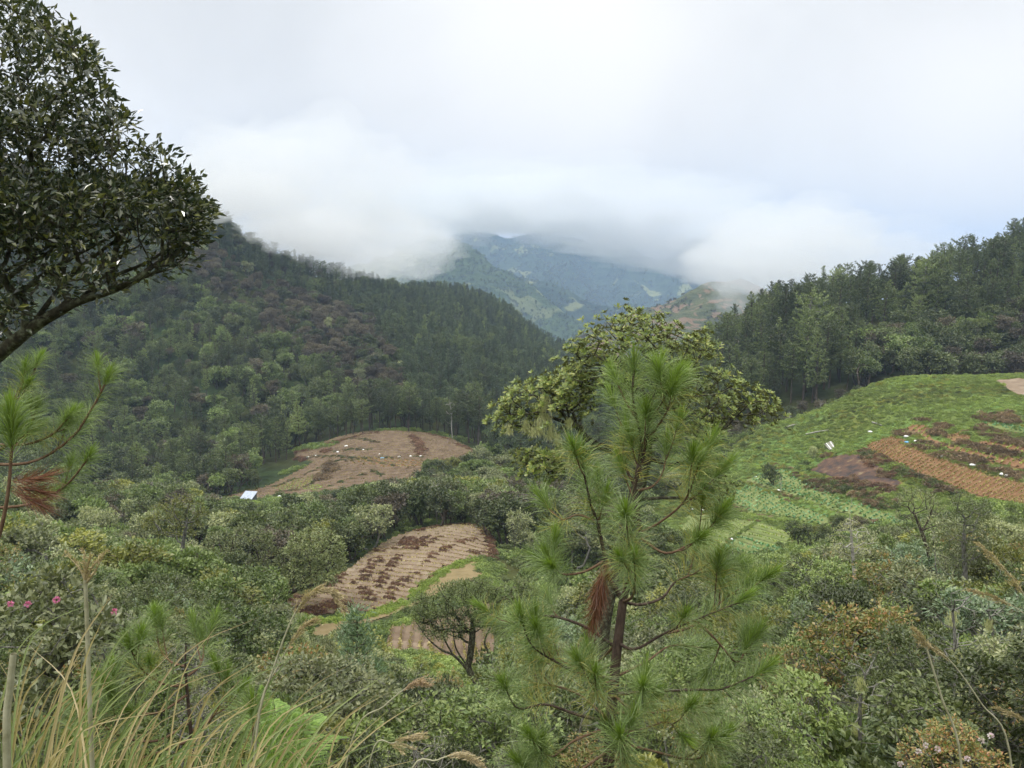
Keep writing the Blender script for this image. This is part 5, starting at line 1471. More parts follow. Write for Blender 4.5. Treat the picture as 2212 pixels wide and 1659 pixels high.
BR = [
 ([(1385, 1150), (1430, 1125), (1480, 1080), (1507, 1010)], -.3), ([(1376, 1060), (1410, 1050), (1432, 1020), (1440, 970)], .3), ([(1385, 958), (1410, 935), (1440, 890), (1450, 855)], -.2),
 ([(1380, 1160), (1440, 1195), (1505, 1165), (1547, 1125)], -.2), ([(1345, 1300), (1385, 1306), (1432, 1290), (1470, 1250), (1575, 1225)], .3), ([(1332, 1388), (1372, 1402), (1432, 1370), (1500, 1340), (1600, 1300)], -.4),
 ([(1440, 1368), (1500, 1350), (1570, 1290), (1612, 1265)], -.1), ([(1325, 1465), (1395, 1430), (1450, 1395), (1520, 1400)], .6), ([(1322, 1500), (1400, 1494), (1500, 1490), (1560, 1488), (1640, 1455)], -.3),
 ([(1500, 1340), (1545, 1380), (1590, 1430), (1612, 1400)], .1), ([(1326, 1465), (1262, 1458), (1205, 1432), (1150, 1395), (1128, 1345)], -.3), ([(1332, 1390), (1290, 1430), (1240, 1440), (1190, 1410)], .5),
 ([(1308, 1210), (1262, 1235), (1215, 1240), (1190, 1215)], -.2), ([(1290, 1130), (1250, 1112), (1215, 1122), (1182, 1095)], .2), ([(1346, 1290), (1358, 1245), (1360, 1190), (1352, 1120)], -.9),
 ([(1346, 1300), (1365, 1290), (1372, 1260), (1370, 1215)], -.8), ([(1320, 1560), (1250, 1545), (1180, 1522), (1120, 1530), (1092, 1490)], -.3), ([(1318, 1570), (1240, 1600), (1190, 1635), (1150, 1600)], -.6),
 ([(1318, 1575), (1370, 1580), (1440, 1560), (1470, 1590)], -.5), ([(1330, 1470), (1300, 1480), (1290, 1500), (1285, 1465)], -.8), ([(1325, 1500), (1360, 1530), (1385, 1530), (1388, 1490)], -.8),
 ([(1332, 1400), (1260, 1352), (1180, 1330), (1120, 1345), (1078, 1350)], .6), ([(1316, 1600), (1400, 1620), (1500, 1640), (1560, 1600)], -.4), ([(1316, 1620), (1260, 1660), (1200, 1700), (1130, 1660)], -.5),
 ([(1320, 1540), (1410, 1540), (1480, 1530), (1540, 1545)], .7),
 ([(1320, 1560), (1250, 1500), (1180, 1480), (1140, 1490)], .8), ([(1312, 1680), (1380, 1700), (1460, 1700), (1540, 1680)], -.4), ([(1312, 1660), (1330, 1640), (1350, 1650), (1340, 1600)], -.9), 
 ([(1312, 1700), (1240, 1720), (1160, 1740), (1080, 1710)], .3)]
for pts, dd in BR:
    pine_branch(yp, V(pts, D, dd), .013 if len(pts) > 4 else .011, .005, .52, int(hero_rng.integers(0, 4)), sc=.88 + .2 * hero_rng.random())
for k, (u_, v_, ln) in enumerate([(1312, 1205, .24), (1296, 1240, .22), (1306, 1250, .30), (1290, 1290, .24)]):
    p = W(u_, v_, D - .1); tuft(yp, T_DEAD, p, Vector((-.15, 0, -1)), .8)
print('TUFTS', NT, flush=True)

# ---- trees traced as real crowns
def sample_poly(polys, n, rng, skew=0.0):
    out = []; areas = []
    for p in polys:
        a = 0
        for (x0, y0), (x1, y1) in zip(p, p[1:] + p[:1]): a += x0 * y1 - x1 * y0
        areas.append(abs(a))
    areas = np.array(areas) / sum(areas)
    for p, f in zip(polys, areas):
        xs = [q[0] for q in p]; ys = [q[1] for q in p]; need = int(n * f)
        while need > 0:
            u = rng.uniform(min(xs), max(xs), need * 3); v = min(ys) + (max(ys) - min(ys)) * rng.random(need * 3) ** (1 + skew)
            m = in_poly(u, v, p); got = list(zip(u[m], v[m]))[:need]; out += got; need -= len(got)
    return out
def crown_tree(name, label, trunk, polys, Dc, depth, ntips, leafmat, barkmat, seed, per, cl, ln, wd, shape='leaf', r_tip=.006, power=.5, step=.25, bf=.3, skew=.3, up=.6, droop=.1, cat='tree', limbs=None, group=None, rosette=False, dirs_up=.6, weights=None):
    rng = np.random.default_rng(seed)
    T = [Vector(t) for t in trunk]
    g = T[0]
    root = link(name, None, None, g); tag(root, label, cat, group)
    tk = [np.array(p - g) for p in bez(T, 4 * (len(T) - 1))]
    tips = []
    for poly in polys:
        xs = [q[0] for q in poly]; cu, hw = (min(xs) + max(xs)) / 2, (max(xs) - min(xs)) / 2 + 1
        k = max(3, int((weights[polys.index(poly)] if weights else 1) * ntips * (hw ** 1.3) / sum(((max(q[0] for q in pp) - min(q[0] for q in pp)) / 2 + 1) ** 1.3 for pp in polys)))
        for u, v in sample_poly([poly], k, rng, skew):
            dd = depth * math.sqrt(max(.12, 1 - ((u - cu) / hw) ** 2)) * (2 * rng.random() - 1)
            tips.append(np.array(W(u, v, Dc + dd) - g))
    tips = np.array(tips)
    P, par, tn = skeleton(tk, tips, bf=bf, step=step, rng=rng)
    wb = MB(); wood(wb, P, par, tn, r_tip=r_tip, power=power, ntrunk=len(tk), sides=7)
    link('trunk', wb.build('trunk', [barkmat], smooth=True), root)
    d = tips - tips.mean(0); d = unit(unit(d) * .6 + [0, 0, dirs_up])
    cb = MB()
    if rosette:
        # three or so rosettes at every twig end, leaves in a whorl, tilted up
        c = np.repeat(tips, 3, 0) + rng.normal(size=(len(tips) * 3, 3)) * cl; dd = unit(np.repeat(d, 3, 0) + rng.normal(size=(len(tips) * 3, 3)) * .35 + [0, -.1, .5])
        k = per; n = len(c) * k
        az = (np.tile(np.arange(k), len(c)) * 2 * math.pi / k * 1.0 + rng.random(n) * .5); C3 = np.repeat(c, k, 0); D3 = np.repeat(dd, k, 0)
        ref = unit(np.cross(D3, np.tile([1., .1, 0], (n, 1)))); r2 = np.cross(D3, ref)
        rad = np.cos(az)[:, None] * ref + np.sin(az)[:, None] * r2
        tilt = (.35 + .9 * rng.random(n))[:, None]
        ax = unit(rad * 1.0 + D3 * tilt)
        leaves(cb, C3 + ax * .015, ax, D3 - rad * .3, ln * (.75 + .4 * rng.random(n)), wd * (.8 + .4 * rng.random(n)), 0, .12, 'leaf', .12)
        # big enough to tell apart: the nearest rosettes are parts of their own
        cbv = np.concatenate(cb.v); nv = 7 * k; fs = np.concatenate(cb.t); ftmp = fs.reshape(6, -1, 3)
        order = np.argsort(c[:, 1] + rng.random(len(c)) * .5)[:220]; sel = set(order.tolist())
        rest = MB(); rv = []; keep = [i for i in range(len(c)) if i not in sel]
        f_one = np.concatenate([np.arange(k)[:, None] * 7 + q for q in ([0, 1, 6], [1, 2, 6], [2, 3, 6], [3, 4, 6], [4, 5, 6], [5, 0, 6])])
        for i in keep: rest.add(cbv[i * nv:(i + 1) * nv], f_one)
        tag(link('crown', rest.build('crown', [leafmat]), root), kind='stuff')
        for i in order:
            b = MB(); b.add(cbv[i * nv:(i + 1) * nv] - c[i], f_one)
            link('leaf_rosette', b.build('leaf_rosette', [leafmat]), root, Vector(c[i]))
    else:
        foliage(cb, rng, tips, d, per, cl, ln, wd, shape, up=up, droop=droop, squash=.75)
        link('crown', cb.build('crown', [leafmat]), root)
    return root

def gp(u, v, D, sink=.3):
    p = W(u, v, D); return Vector((p.x, p.y, float(height(p.x, p.y)) - sink))

# spreading tree with leaf rosettes behind the young pine
D = 20
rt = crown_tree('rosette_tree', 'spreading tree with olive rosettes of leathery leaves right behind the young pine', [gp(1290, 1560, D), W(1296, 1450, D), W(1305, 1330, D), W(1335, 1200, D), W(1370, 1080, D), W(1395, 960, D), W(1400, 860, D)],
  [[(1215,790),(1240,742),(1300,692),(1345,676),(1400,690),(1432,676),(1442,700),(1530,730),(1550,768),(1500,800),(1400,835),(1290,840),(1222,830)],
   [(1057,900),(1085,865),(1130,832),(1215,800),(1290,830),(1285,880),(1255,925),(1190,918),(1110,930),(1078,925)],
   [(1430,800),(1480,810),(1560,800),(1620,830),(1685,872),(1698,900),(1650,925),(1585,915),(1555,960),(1500,1000),(1450,960)],
   [(1480,980),(1540,1000),(1585,1070),(1540,1100),(1490,1080)], [(1120,985),(1190,980),(1235,1000),(1200,1040),(1130,1030)]],
  D, 1.9, 780, M['rosette_leaf'], M['bark_lichen'], 601, 9, .13, .122, .047, rosette=True, r_tip=.009, power=.47, step=.4)
def lichen_mesh(seed, L=.6, n=220, w=.07):
    rng = np.random.default_rng(seed); b = MB(); p = rng.normal(size=(n, 3)) * [w, w, 0]; p[:, 2] = -rng.random(n) * L * .6
    leaves(b, p, unit(np.stack([rng.normal(size=n) * .2, rng.normal(size=n) * .2, -np.ones(n)], 1)), rdir(rng, n), .16 * np.ones(n), .014 * np.ones(n), 0, .1)
    return b
LM = [lichen_mesh(610 + k).build('lichen', [M['lichen']]) for k in range(3)]
for u_, v_, s_ in [(1177, 868, 1.1), (1178, 850, .8), (1135, 905, .7), (1165, 905, .9), (1190, 915, .9), (1205, 935, .7), (1150, 920, .6), (1100, 915, .6), (1230, 900, .7), (1212, 960, .8), (1228, 985, .7)]:
    o = link('lichen', LM[int(hero_rng.integers(3))], rt, W(u_, v_, D - 1.2) - rt.location); o.scale = (s_,) * 3

# overhanging glossy-leaved tree, upper left
D = 8
gt = crown_tree('glossy_tree', 'dark glossy-leaved tree leaning in from the upper left corner', [gp(-620, 1500, D), W(-560, 1200, D), W(-420, 1000, D), W(-230, 900, D), W(-60, 810, D), W(60, 715, 7.8), W(160, 655, 7.7), W(270, 615, 7.6), W(350, 560, 7.6)],
  [[(-560,-120),(-200,-160),(10,-30),(78,0),(150,48),(190,95),(218,160),(235,225),(268,245),(325,305),(390,345),(425,385),(440,430),(300,440),(150,400),(0,440),(-200,420),(-500,300)],
   [(-300,430),(0,400),(200,390),(400,400),(462,462),(468,505),(420,520),(330,500),(200,490),(60,510),(-200,580)],
   [(-200,560),(0,500),(150,490),(330,500),(460,505),(440,560),(370,580),(250,620),(120,660),(0,720),(-200,800)]],
  D, 1.2, 1500, M['glossy_leaf'], M['bark_lichen'], 620, 24, .17, .078, .040, shape='rhomb', r_tip=.0042, power=.415, step=.16, skew=-.1, bf=.25, droop=.1, up=.5, weights=[1.15, .8, .28])

for pts, r_ in [([(-60,810),(40,640),(150,560),(260,500),(330,450)], .035), ([(60,715),(140,610),(215,545),(300,480),(350,420)], .028), ([(160,655),(240,600),(330,560),(400,500),(440,470)], .024), ([(-80,700),(30,590),(110,540),(200,440)], .03), ([(270,615),(330,590),(380,545),(430,520)], .018), ([(100,690),(180,640),(215,580),(225,530)], .018), ([(-40,610),(60,560),(160,500)], .02), ([(200,640),(260,560),(280,500)], .014)]:
    wood_part(gt, 'branch', V(pts, 7.8, .3 * math.sin(pts[1][0])), r_, .006, M['bark_lichen'], 6)
# gnarled flat-topped tree on the bank
D = 38
crown_tree('gnarled_tree', 'gnarled dark tree with twisted limbs on the green bank before the near field', [gp(1046, 1545, D), W(1042, 1510, D), W(1030, 1476, D), W(1012, 1443, D), W(1015, 1420, D), W(1020, 1380, D), W(1021, 1340, D)],
  [[(884,1300),(905,1284),(950,1262),(1000,1252),(1060,1255),(1085,1280),(1090,1300),(1040,1310),(980,1318),(930,1330),(900,1325)], [(890,1325),(960,1322),(1080,1315),(1070,1350),(1010,1372),(940,1385),(905,1365)], [(1088,1262),(1130,1250),(1162,1262),(1160,1290),(1120,1300),(1090,1295)], [(1020,1480),(1060,1500),(1070,1560),(1030,1590),(1000,1560)]],
  D, 1.3, 400, M['leaf_dark'], M['bark_lichen'], 630, 38, .27, .10, .055, shape='rhomb', r_tip=.012, power=.45, step=.3, bf=.15)
gn = [o for o in bpy.data.objects if o.name == 'gnarled_tree'][0]
for pts, r_ in [([(1042,1510),(1026,1470),(1004,1440),(979,1415),(954,1404),(925,1380),(900,1345)], .10), ([(1036,1500),(1050,1450),(1056,1415),(1047,1386),(1062,1350),(1080,1315)], .09), ([(1046,1520),(1078,1488),(1092,1440),(1110,1400),(1128,1340),(1130,1300)], .08),
                ([(979,1415),(960,1380),(955,1350),(940,1320)], .05), ([(1012,1443),(985,1400),(980,1360),(985,1320)], .05)]:
    wood_part(gn, 'branch', V(pts, 38, .4 * math.sin(pts[2][0])), r_, .02, M['bark_lichen'], 6)
# big grey-green trees beside the near field
D = 80
crown_tree('spreading_tree', 'grey-green domed tree with black leaning trunk at the left edge of the near field', [gp(590, 1330, D), W(598, 1305, D), W(618, 1283, D), W(660, 1268, D), W(690, 1262, D)],
  [[(596,1200),(640,1152),(690,1136),(742,1165),(748,1205),(728,1250),(690,1275),(640,1270),(600,1250)]], D, 3.2, 200, M['leaf_sage'], M['bark'], 640, 34, .55, .28, .15, shape='rhomb', r_tip=.02, step=.5)
crown_tree('spreading_tree', 'pale green rounded tree just left of the domed tree by the near field', [gp(500, 1345, D), W(505, 1310, D), W(512, 1260, D), W(520, 1220, D)],
  [[(430,1200),(450,1160),(520,1132),(585,1150),(598,1200),(590,1270),(540,1320),(470,1330),(425,1270)]], D, 3.2, 240, M['leaf_sage'], M['bark'], 641, 30, .55, .26, .15, shape='rhomb', r_tip=.02, step=.5)
D = 58
crown_tree('lichen_tree', 'thin tree with pale lichen-covered limbs and yellow-green leaf clumps on the lower left', [gp(385, 1330, D), W(388, 1280, D), W(390, 1220, D), W(398, 1160, D), W(405, 1120, D)],
  [[(300,1120),(340,1085),(390,1068),(430,1078),(448,1110),(430,1150),(380,1165),(320,1150)]], D, 1.7, 110, M['leaf_olive'], M['bark_grey'], 642, 24, .28, .16, .09, shape='rhomb', r_tip=.014, step=.4)
D = 27
crown_tree('dark_tree', 'dark upright small-leaved tree in front of the orange ridged field', [gp(2085, 1330, D), W(2085, 1250, D), W(2082, 1180, D), W(2085, 1120, D)],
  [[(2050,1085),(2075,1056),(2100,1075),(2108,1100),(2085,1130),(2060,1120)], [(2105,1090),(2125,1078),(2145,1090),(2140,1120),(2115,1125)], [(2040,1125),(2120,1120),(2150,1160),(2130,1230),(2060,1240),(2025,1190)]],
  D, .9, 190, M['leaf_dark'], M['bark_grey'], 643, 34, .15, .06, .03, shape='rhomb', r_tip=.006, step=.2)
D = 30
crown_tree('lichen_tree', 'grey lichen-hung tree top with a bare white spike in front of the teal crop rows', [gp(1850, 1330, D), W(1846, 1270, D), W(1842, 1200, D), W(1838, 1150, D), W(1836, 1110, D), W(1841, 1072, D)],
  [[(1790,1150),(1830,1120),(1870,1130),(1900,1165),(1890,1200),(1830,1205),(1790,1185)]], D, .8, 110, M['lichen'], M['dead_wood'], 644, 14, .16, .06, .02, shape='rhomb', r_tip=.006, step=.2)
D = 34
crown_tree('sparse_tree', 'thin-leaved tree with one crooked dark limb below the burnt patch', [gp(2020, 1300, D), W(2010, 1220, D), W(1995, 1160, D), W(1975, 1110, D)],
  [[(1925,1075),(1960,1050),(2020,1062),(2050,1100),(2040,1150),(1980,1170),(1930,1130)]], D, 1.1, 120, M['leaf_greygreen'], M['bark'], 645, 16, .22, .07, .035, shape='rhomb', r_tip=.007, step=.2)

M['needle_blue'] = leaf_mat('needle_blue', [(.055, .105, .065), (.10, .17, .115), (.15, .225, .165)], obj=.1, big=.05)
# slender pine sapling left of the gnarled tree
b0 = gp(772, 1600, 20, .1)
tr, cr = make_pine(650, H=4.0, R=1.15, clear=.04, top=.12, nbr=60, tier=.16, blade=.20, bw=.012, per=9, curve=.1, ragged=.3)
sp = link('pine_sapling', None, None, b0); tag(sp, 'bluish green cone-shaped pine sapling left of the gnarled tree', 'pine tree')
link('trunk', tr.build('trunk', [M['bark_pine']]), sp); link('crown', cr.build('crown', [M['needle_blue']]), sp)

# single trees that stand out farther off
def stand_out(kind, q, u, v, D, h, label, name='pine_tree', rz=0.3):
    d = PROTO[kind][q]; p = gp(u, v, D, .2); individual(name, d, p.x, p.y, p.z, rz, h / d['H'], label, 'tree')
stand_out('pine_light', 2, 1735, 860, 232, 24, 'large pale spreading pine low on the right ridge above the dark hollow')
stand_out('pine_flat_light', 0, 1742, 840, 250, 25, 'pale pine rising just behind the large spreading one')
stand_out('pine_flat_light', 1, 1990, 700, 270, 22, 'pale flat-topped pine standing above the right ridge forest')
stand_out('pine_flat_light', 0, 880, 930, 256, 14.5, 'pale umbrella-shaped pine behind the brown terraced field')
stand_out('pine_flat', 1, 1020, 950, 262, 16, 'tall thin flat-topped pine near the dead white snag')
stand_out('pine_flat', 0, 1150, 960, 240, 15, 'dark flat-topped pine in the gap left of the rosette tree')
dt = dead_tree(660, 9, 18).build('snag', [M['dead_wood']])
for (u_, v_, D_, h_, lb) in [(978, 935, 250, 13, 'dead white snag with broken limbs behind the brown terraced field'), (845, 1060, 170, 5, 'short grey dead trunk in the woods between the fields'), (945, 1130, 122, 7, 'bare grey trunk at the top edge of the near field'),
                         (1770, 900, 205, 6, 'bare grey snag in the hollow at the edge of the green slope'), (1860, 880, 198, 5, 'leaning dead stem among grey scrub in the hollow'), (1705, 930, 190, 4, 'low grey dead shrub at the left end of the hollow'), (1690, 1010, 135, 3.2, 'small forked dead stem above the teal crop rows')]:
    o = link('dead_tree', dt, None, gp(u_, v_, D_, .1)); o.scale = (h_ / 9,) * 3; o.rotation_euler = (.06, .04, u_ * .37); tag(o, lb, 'dead tree')
dtw = dead_tree(661, 9, 46, .022).build('snag', [M['bark_grey']])
for (u_, v_, D_, h_, lb) in [(2066, 1610, 10, 2.1, 'lichen-spotted thin bare trunk rising from the right-hand thicket'), (1852, 1640, 9.5, 1.7, 'grey twiggy dead sapling right of the young pine in the thicket'), (2150, 1560, 12, 1.9, 'dark twiggy dead sapling close to the right edge'), (1722, 1480, 15, 1.6, 'low grey tangle of dead twigs below the cabbage plot'),
                         (455, 1600, 11, 1.9, 'grey arching dead twigs behind the grass at lower left'), (1930, 1480, 15, 1.9, 'dead sapling among red-tinged shrubs below the burnt patch'), (1240, 1620, 12, 1.9, 'dead leaning stem left behind the trunk of the young pine'), (1440, 1560, 15, 2.4, 'pale dead stem right behind the trunk of the young pine')]:
    o = link('dead_tree', dtw, None, gp(u_, v_, D_, .1)); o.scale = (h_ / 9 * 1.1, h_ / 9 * 1.1, h_ / 9); o.rotation_euler = (.1, .08 * math.sin(u_), u_ * .37); tag(o, lb, 'dead tree')
    for k in range(3):
        c = link('lichen', LM[k], o); c.location = (.3 * math.sin(u_ + 2 * k), .2 * k, 8 - 2 * k); c.scale = (2.2, 2.2, 2.4)
for (kind, q, u_, v_, D_, h_, lb) in [('bl_dark', 1, 1668, 1010, 140, 4.2, 'small dark bushy tree on the green slope left of the burnt patch'), ('bl_grey', 0, 1755, 985, 148, 2.6, 'grey scrubby bush next to the collapsed lean-to'), ('bl_mid', 2, 1690, 1078, 112, 1.5, 'lone round bush between the two teal crop fields')]:
    stand_out(kind, q, u_, v_, D_, h_, lb, name='bush')

for k, (kind, q, u_, v_, D_, h_, lb) in enumerate([('sh_dark', 1, 795, 1640, 15, 2.4, 'dark conical bush at the foot of the bluish pine sapling'), ('sh_dark', 2, 868, 1620, 17, 2.6, 'dark brownish-green bush just right of the bluish pine sapling')]):
    d = PROTO[kind][q]; p = gp(u_, v_, D_, .1); individual('shrub', d, p.x, p.y, p.z, 1.0 + k, h_ / d['H'], lb, 'shrub', wood_name='stem', leaf_name='foliage')

# ------------------------------------------------------------------ pines at the left edge
D = 2.5
pb = W(-160, 1500, D); g = Vector((pb.x, pb.y, float(height(pb.x, pb.y))))
lp = link('young_pine', None, None, g); tag(lp, 'bright green pine shoots with a fan of dead red-brown needles at the left edge', 'pine tree')
wood_part(lp, 'trunk', [g - Vector((0, 0, .2)), W(-120, 1500, D), W(-90, 1250, D), W(-70, 1000, 2.9), W(-60, 800, 3.4), W(-60, 720, 3.6)], .03, .014, M['bark_pine'], 8)
wood_part(lp, 'branch', V([(-90, 1250), (-30, 1220), (0, 1150), (18, 1060), (26, 960)], 2.3), .008, .004, M['twig_red'], 7)
for v_, k_ in ((1000, T_MID), (975, T_TIP), (950, T_TIP), (940, T_TIP)): tuft(lp, k_, W(27, v_, 2.3), Vector((.02, 0, 1)), .55 if k_ is T_TIP else .45)
for k in range(3): tuft(lp, T_DEAD, W(24, 1040 + 10 * k, 2.3), Vector((.9, .05, .10 - .3 * k)), .36)
for pts, d0, s_ in [([(-70, 1000), (60, 1000), (150, 950), (200, 880), (236, 812)], 3.6, .46), ([(-60, 960), (50, 960), (110, 940), (150, 900)], 3.6, .46), ([(-70, 1100), (60, 1090), (140, 1050), (195, 985)], 3.6, .46), ([(-60, 900), (0, 880), (40, 850), (55, 800)], 3.6, .46),
                    ([(-60, 1000), (20, 960), (60, 930), (80, 880)], 3.6, .42)]:
    pine_branch(lp, V(pts, d0), .008, .004, .5, 2, sc=s_, old=.3)
D = 4.4
pb = W(400, 1640, D); g = Vector((pb.x, pb.y, float(height(pb.x, pb.y))))
l2 = link('young_pine', None, None, g); tag(l2, 'small dark green pine half hidden by grass at lower left below the pink blossom', 'pine tree')
wood_part(l2, 'trunk', [g - Vector((0, 0, .2)), W(415, 1640, D), W(405, 1500, D), W(400, 1440, D), W(402, 1390, D)], .015, .004, M['bark_pine'], 8)
for pts, dd in [([(402, 1440), (370, 1430), (345, 1400), (335, 1350)], .2), ([(404, 1480), (360, 1480), (310, 1450), (280, 1400)], -.3), ([(406, 1500), (340, 1540), (270, 1530), (225, 1480)], -.3), ([(406, 1460), (430, 1440), (440, 1410), (435, 1380)], .2),
                ([(410, 1560), (340, 1600), (260, 1590), (190, 1540)], -.4), ([(410, 1580), (450, 1560), (480, 1510), (490, 1470)], .1), ([(410, 1600), (300, 1640), (220, 1650), (160, 1610)], -.3)]:
    pine_branch(l2, V(pts, D, dd), .008, .004, .45, 2, sc=.7, old=.25)
b0 = gp(548, 1680, 3.0, .0); l3 = link('pine_seedling', None, None, b0); tag(l3, 'single upright pine seedling tuft among the grass and fern at the bottom', 'pine seedling')
wood_part(l3, 'stem', [b0, W(548, 1630, 3.0), W(546, 1560, 3.0)], .007, .004, M['twig_red'], 6)
for v_ in (1620, 1590, 1565): tuft(l3, T_MID, W(547, v_, 3.0), Vector((0, 0, 1)), .5)
tuft(l3, T_TIP, W(546, 1560, 3.0), Vector((0, 0, 1)), .6)

# ------------------------------------------------------------------ grasses, fern, blossoms close by
M['grass_green'] = leaf_mat('grass_green', [(.080, .120, .065), (.13, .18, .105), (.19, .24, .15)], obj=.05, trans=.35, big=.05)
M['grass_straw'] = leaf_mat('grass_straw', [(.17, .15, .105), (.25, .225, .17), (.33, .305, .24)], obj=.05, trans=.3, big=.05)
M['stalk_pale'] = mottled('stalk_pale', [(.22, .21, .13), (.32, .31, .21), (.40, .38, .28)], 20, rough=.5, obj_space=True)
def ribbon(b, pts, w, m=0, fold=.25):
    P = bez(pts, 4 * (len(pts) - 1)); n = len(P); vs = []
    for i, p in enumerate(P):
        t = (P[min(i + 1, n - 1)] - P[max(i - 1, 0)]).normalized(); s = t.cross(Vector((.15, -1, .1))).normalized(); f = i / (n - 1)
        ww = w * (1 - f ** 2.2) * (.55 + .45 * min(1, f * 4)) + .0004; up = s.cross(t) * ww * fold
        vs += [tuple(p - s * ww * .5 + up), tuple(p), tuple(p + s * ww * .5 + up)]
    k = np.arange(n - 1)[:, None] * 3
    b.add(vs, np.concatenate([k + [0, 1, 4, 3], k + [1, 2, 5, 4]]), m)
rg2 = np.random.default_rng(91)
gb = MB()
def blade_clump(u, n, d0, d1, lean, hmin, hmax, wmax=.011, spread=60):
    for _ in range(int(n * .8)):
        D_ = rg2.uniform(d0, d1); uu = u + rg2.normal() * spread; q = W(uu, 1659, D_); z0 = float(height(q.x, q.y))
        L_ = rg2.uniform(hmin, hmax); az = lean + rg2.normal() * .22; fw = rg2.normal() * .2
        tip = Vector((math.sin(az) * L_, fw * L_, math.cos(az) * L_)); dr = Vector((math.copysign(1, az), 0, -.55)) * L_ * rg2.uniform(.05, .3)
        b0 = Vector((q.x, q.y, z0 - .03)); ribbon(gb, [b0, b0 + tip * .4, b0 + tip * .75 + dr * .2, b0 + tip + dr], rg2.uniform(.004, wmax), int(rg2.random() < .5))
for u_, n_ in [(20, 26), (90, 26), (160, 26), (240, 26), (330, 28), (420, 34), (500, 36), (580, 30), (660, 24), (740, 16), (820, 12)]:
    blade_clump(u_, n_, 1.5, 2.9, .30 + .25 * (u_ / 800), .35, .78 if u_ < 620 else .55)
for u_, n_ in [(60, 40), (200, 40), (340, 40), (480, 40), (620, 34), (760, 26), (900, 14), (1000, 10)]:
    blade_clump(u_, n_, 2.2, 4.2, .25, .3, .6, .008, 90)
for u_, n_ in [(2060, 10), (2160, 12), (2250, 14)]:
    blade_clump(u_, n_, 2.2, 3.2, -.35, .35, .6, .009, 40)
tag(link('tall_grass', gb.build('tall_grass', [M['grass_green'], M['grass_straw']])), 'long green and straw-coloured grass blades filling the near bank', 'grass', kind='stuff')
def stalk(label, uv, D_, w0, w1, mat, head=None, extra=None, name='grass_stalk', headmat=None, fingers=None):
    pts = V(uv, D_); g = Vector((pts[0].x, pts[0].y, float(height(pts[0].x, pts[0].y)) - .02)); pts = [g] + pts[1:] if g.z < pts[0].z - .02 else [g] + pts
    r = link(name, None, None, g); tag(r, label, 'grass'); P = bez(pts, 6 * (len(pts) - 1)); b = MB()
    tube(b, [p - g for p in P], np.linspace(w0, w1, len(P)), 6); link('stem', b.build('stem', [mat], smooth=True), r)
    if fingers:
        b = MB()
        for f in fingers:
            Q = bez([p - g for p in V(f, D_)], 10); tube(b, Q, np.linspace(w1 * .8, .0008, len(Q)), 4)
            q = np.array([tuple(x) for x in Q]); q = np.repeat(q[2:], 5, 0); n = len(q)
            leaves(b, q, unit(rg2.normal(size=(n, 3)) * .5 + [0, 0, .8]), rdir(rg2, n), .014 * np.ones(n), .004 * np.ones(n))
        link('seed_head', b.build('seed_head', [headmat or M['grass_straw']]), r)
    if head:
        b = MB(); k0 = int(len(P) * (1 - head)); n0 = len(P) - k0
        for i in range(k0, len(P) - 1):
            t = (P[i + 1] - P[i]).normalized(); f = (i - k0) / max(1, n0)
            for _ in range(4):
                d = (t * 1.2 + Vector(rg2.normal(size=3)) * .13).normalized(); L_ = .075 * (1.1 - f * .6) * rg2.uniform(.5, 1.1); p0 = P[i].lerp(P[i + 1], rg2.random()) - g
                Q = [p0, p0 + d * L_ * .5, p0 + d * L_ + Vector((0, 0, -.22 * L_))]; tube(b, Q, [.0007, .0006, .0003], 3)
                m = 12; tt = rg2.random(m)[:, None]; q = np.array(Q[0]) * (1 - tt) + np.array(Q[2]) * tt + rg2.normal(size=(m, 3)) * .0015
                leaves(b, q, unit(np.tile(np.array(d), (m, 1)) + rg2.normal(size=(m, 3)) * .35), rdir(rg2, m), .012 * np.ones(m), .0028 * np.ones(m))
        link('seed_head', b.build('seed_head', [headmat or M['grass_straw']]), r)
    return r
M['plume_purple'] = leaf_mat('plume_purple', [(.17, .13, .11), (.25, .20, .17), (.31, .26, .21)], obj=.05, trans=.3, big=.05)
stalk('thick upright grass stalk branching into a few thin fingers near the left edge', [(197, 1700), (193, 1500), (188, 1350), (184, 1252)], 2.2, .0068, .0052, M['stalk_pale'],
      fingers=[[(184, 1254), (170, 1225), (140, 1195)], [(184, 1254), (183, 1220), (180, 1190)], [(184, 1254), (200, 1225), (222, 1200)], [(185, 1260), (205, 1235), (228, 1192)], [(184, 1250), (190, 1220), (196, 1200)]])
stalk('pale broken-off cane standing at the far left edge of the grass', [(8, 1720), (14, 1580), (22, 1480), (29, 1412)], 2.0, .0105, .008, M['stalk_pale'])
stalk('tall arching straw plume bending right over the pale domed tree', [(530, 1720), (556, 1570), (592, 1440), (632, 1335), (668, 1285), (705, 1276), (728, 1296)], 2.2, .0042, .0010, M['stalk_pale'], head=.5)
stalk('thin straw plume just below the tall arching one', [(500, 1720), (560, 1530), (600, 1440), (640, 1370), (668, 1345)], 2.3, .0034, .0010, M['stalk_pale'], head=.4)
stalk('purplish-grey plume leaning right at the bottom centre', [(690, 1720), (760, 1600), (830, 1525), (880, 1484), (897, 1477)], 2.2, .0028, .0009, M['stalk_pale'], head=.35, headmat=M['plume_purple'])
stalk('short drooping straw plume below the purplish-grey one', [(745, 1720), (800, 1640), (850, 1605), (890, 1590)], 2.1, .0026, .0009, M['stalk_pale'], head=.45)
stalk('straw plume arching along the bottom edge left of the young pine', [(820, 1760), (880, 1690), (945, 1642), (990, 1632), (1018, 1640)], 2.0, .0030, .0010, M['stalk_pale'], head=.45)
stalk('slim green grass stem rising between the plumes on the left', [(350, 1720), (358, 1560), (372, 1450), (386, 1390)], 2.2, .0034, .0012, M['grass_green'])
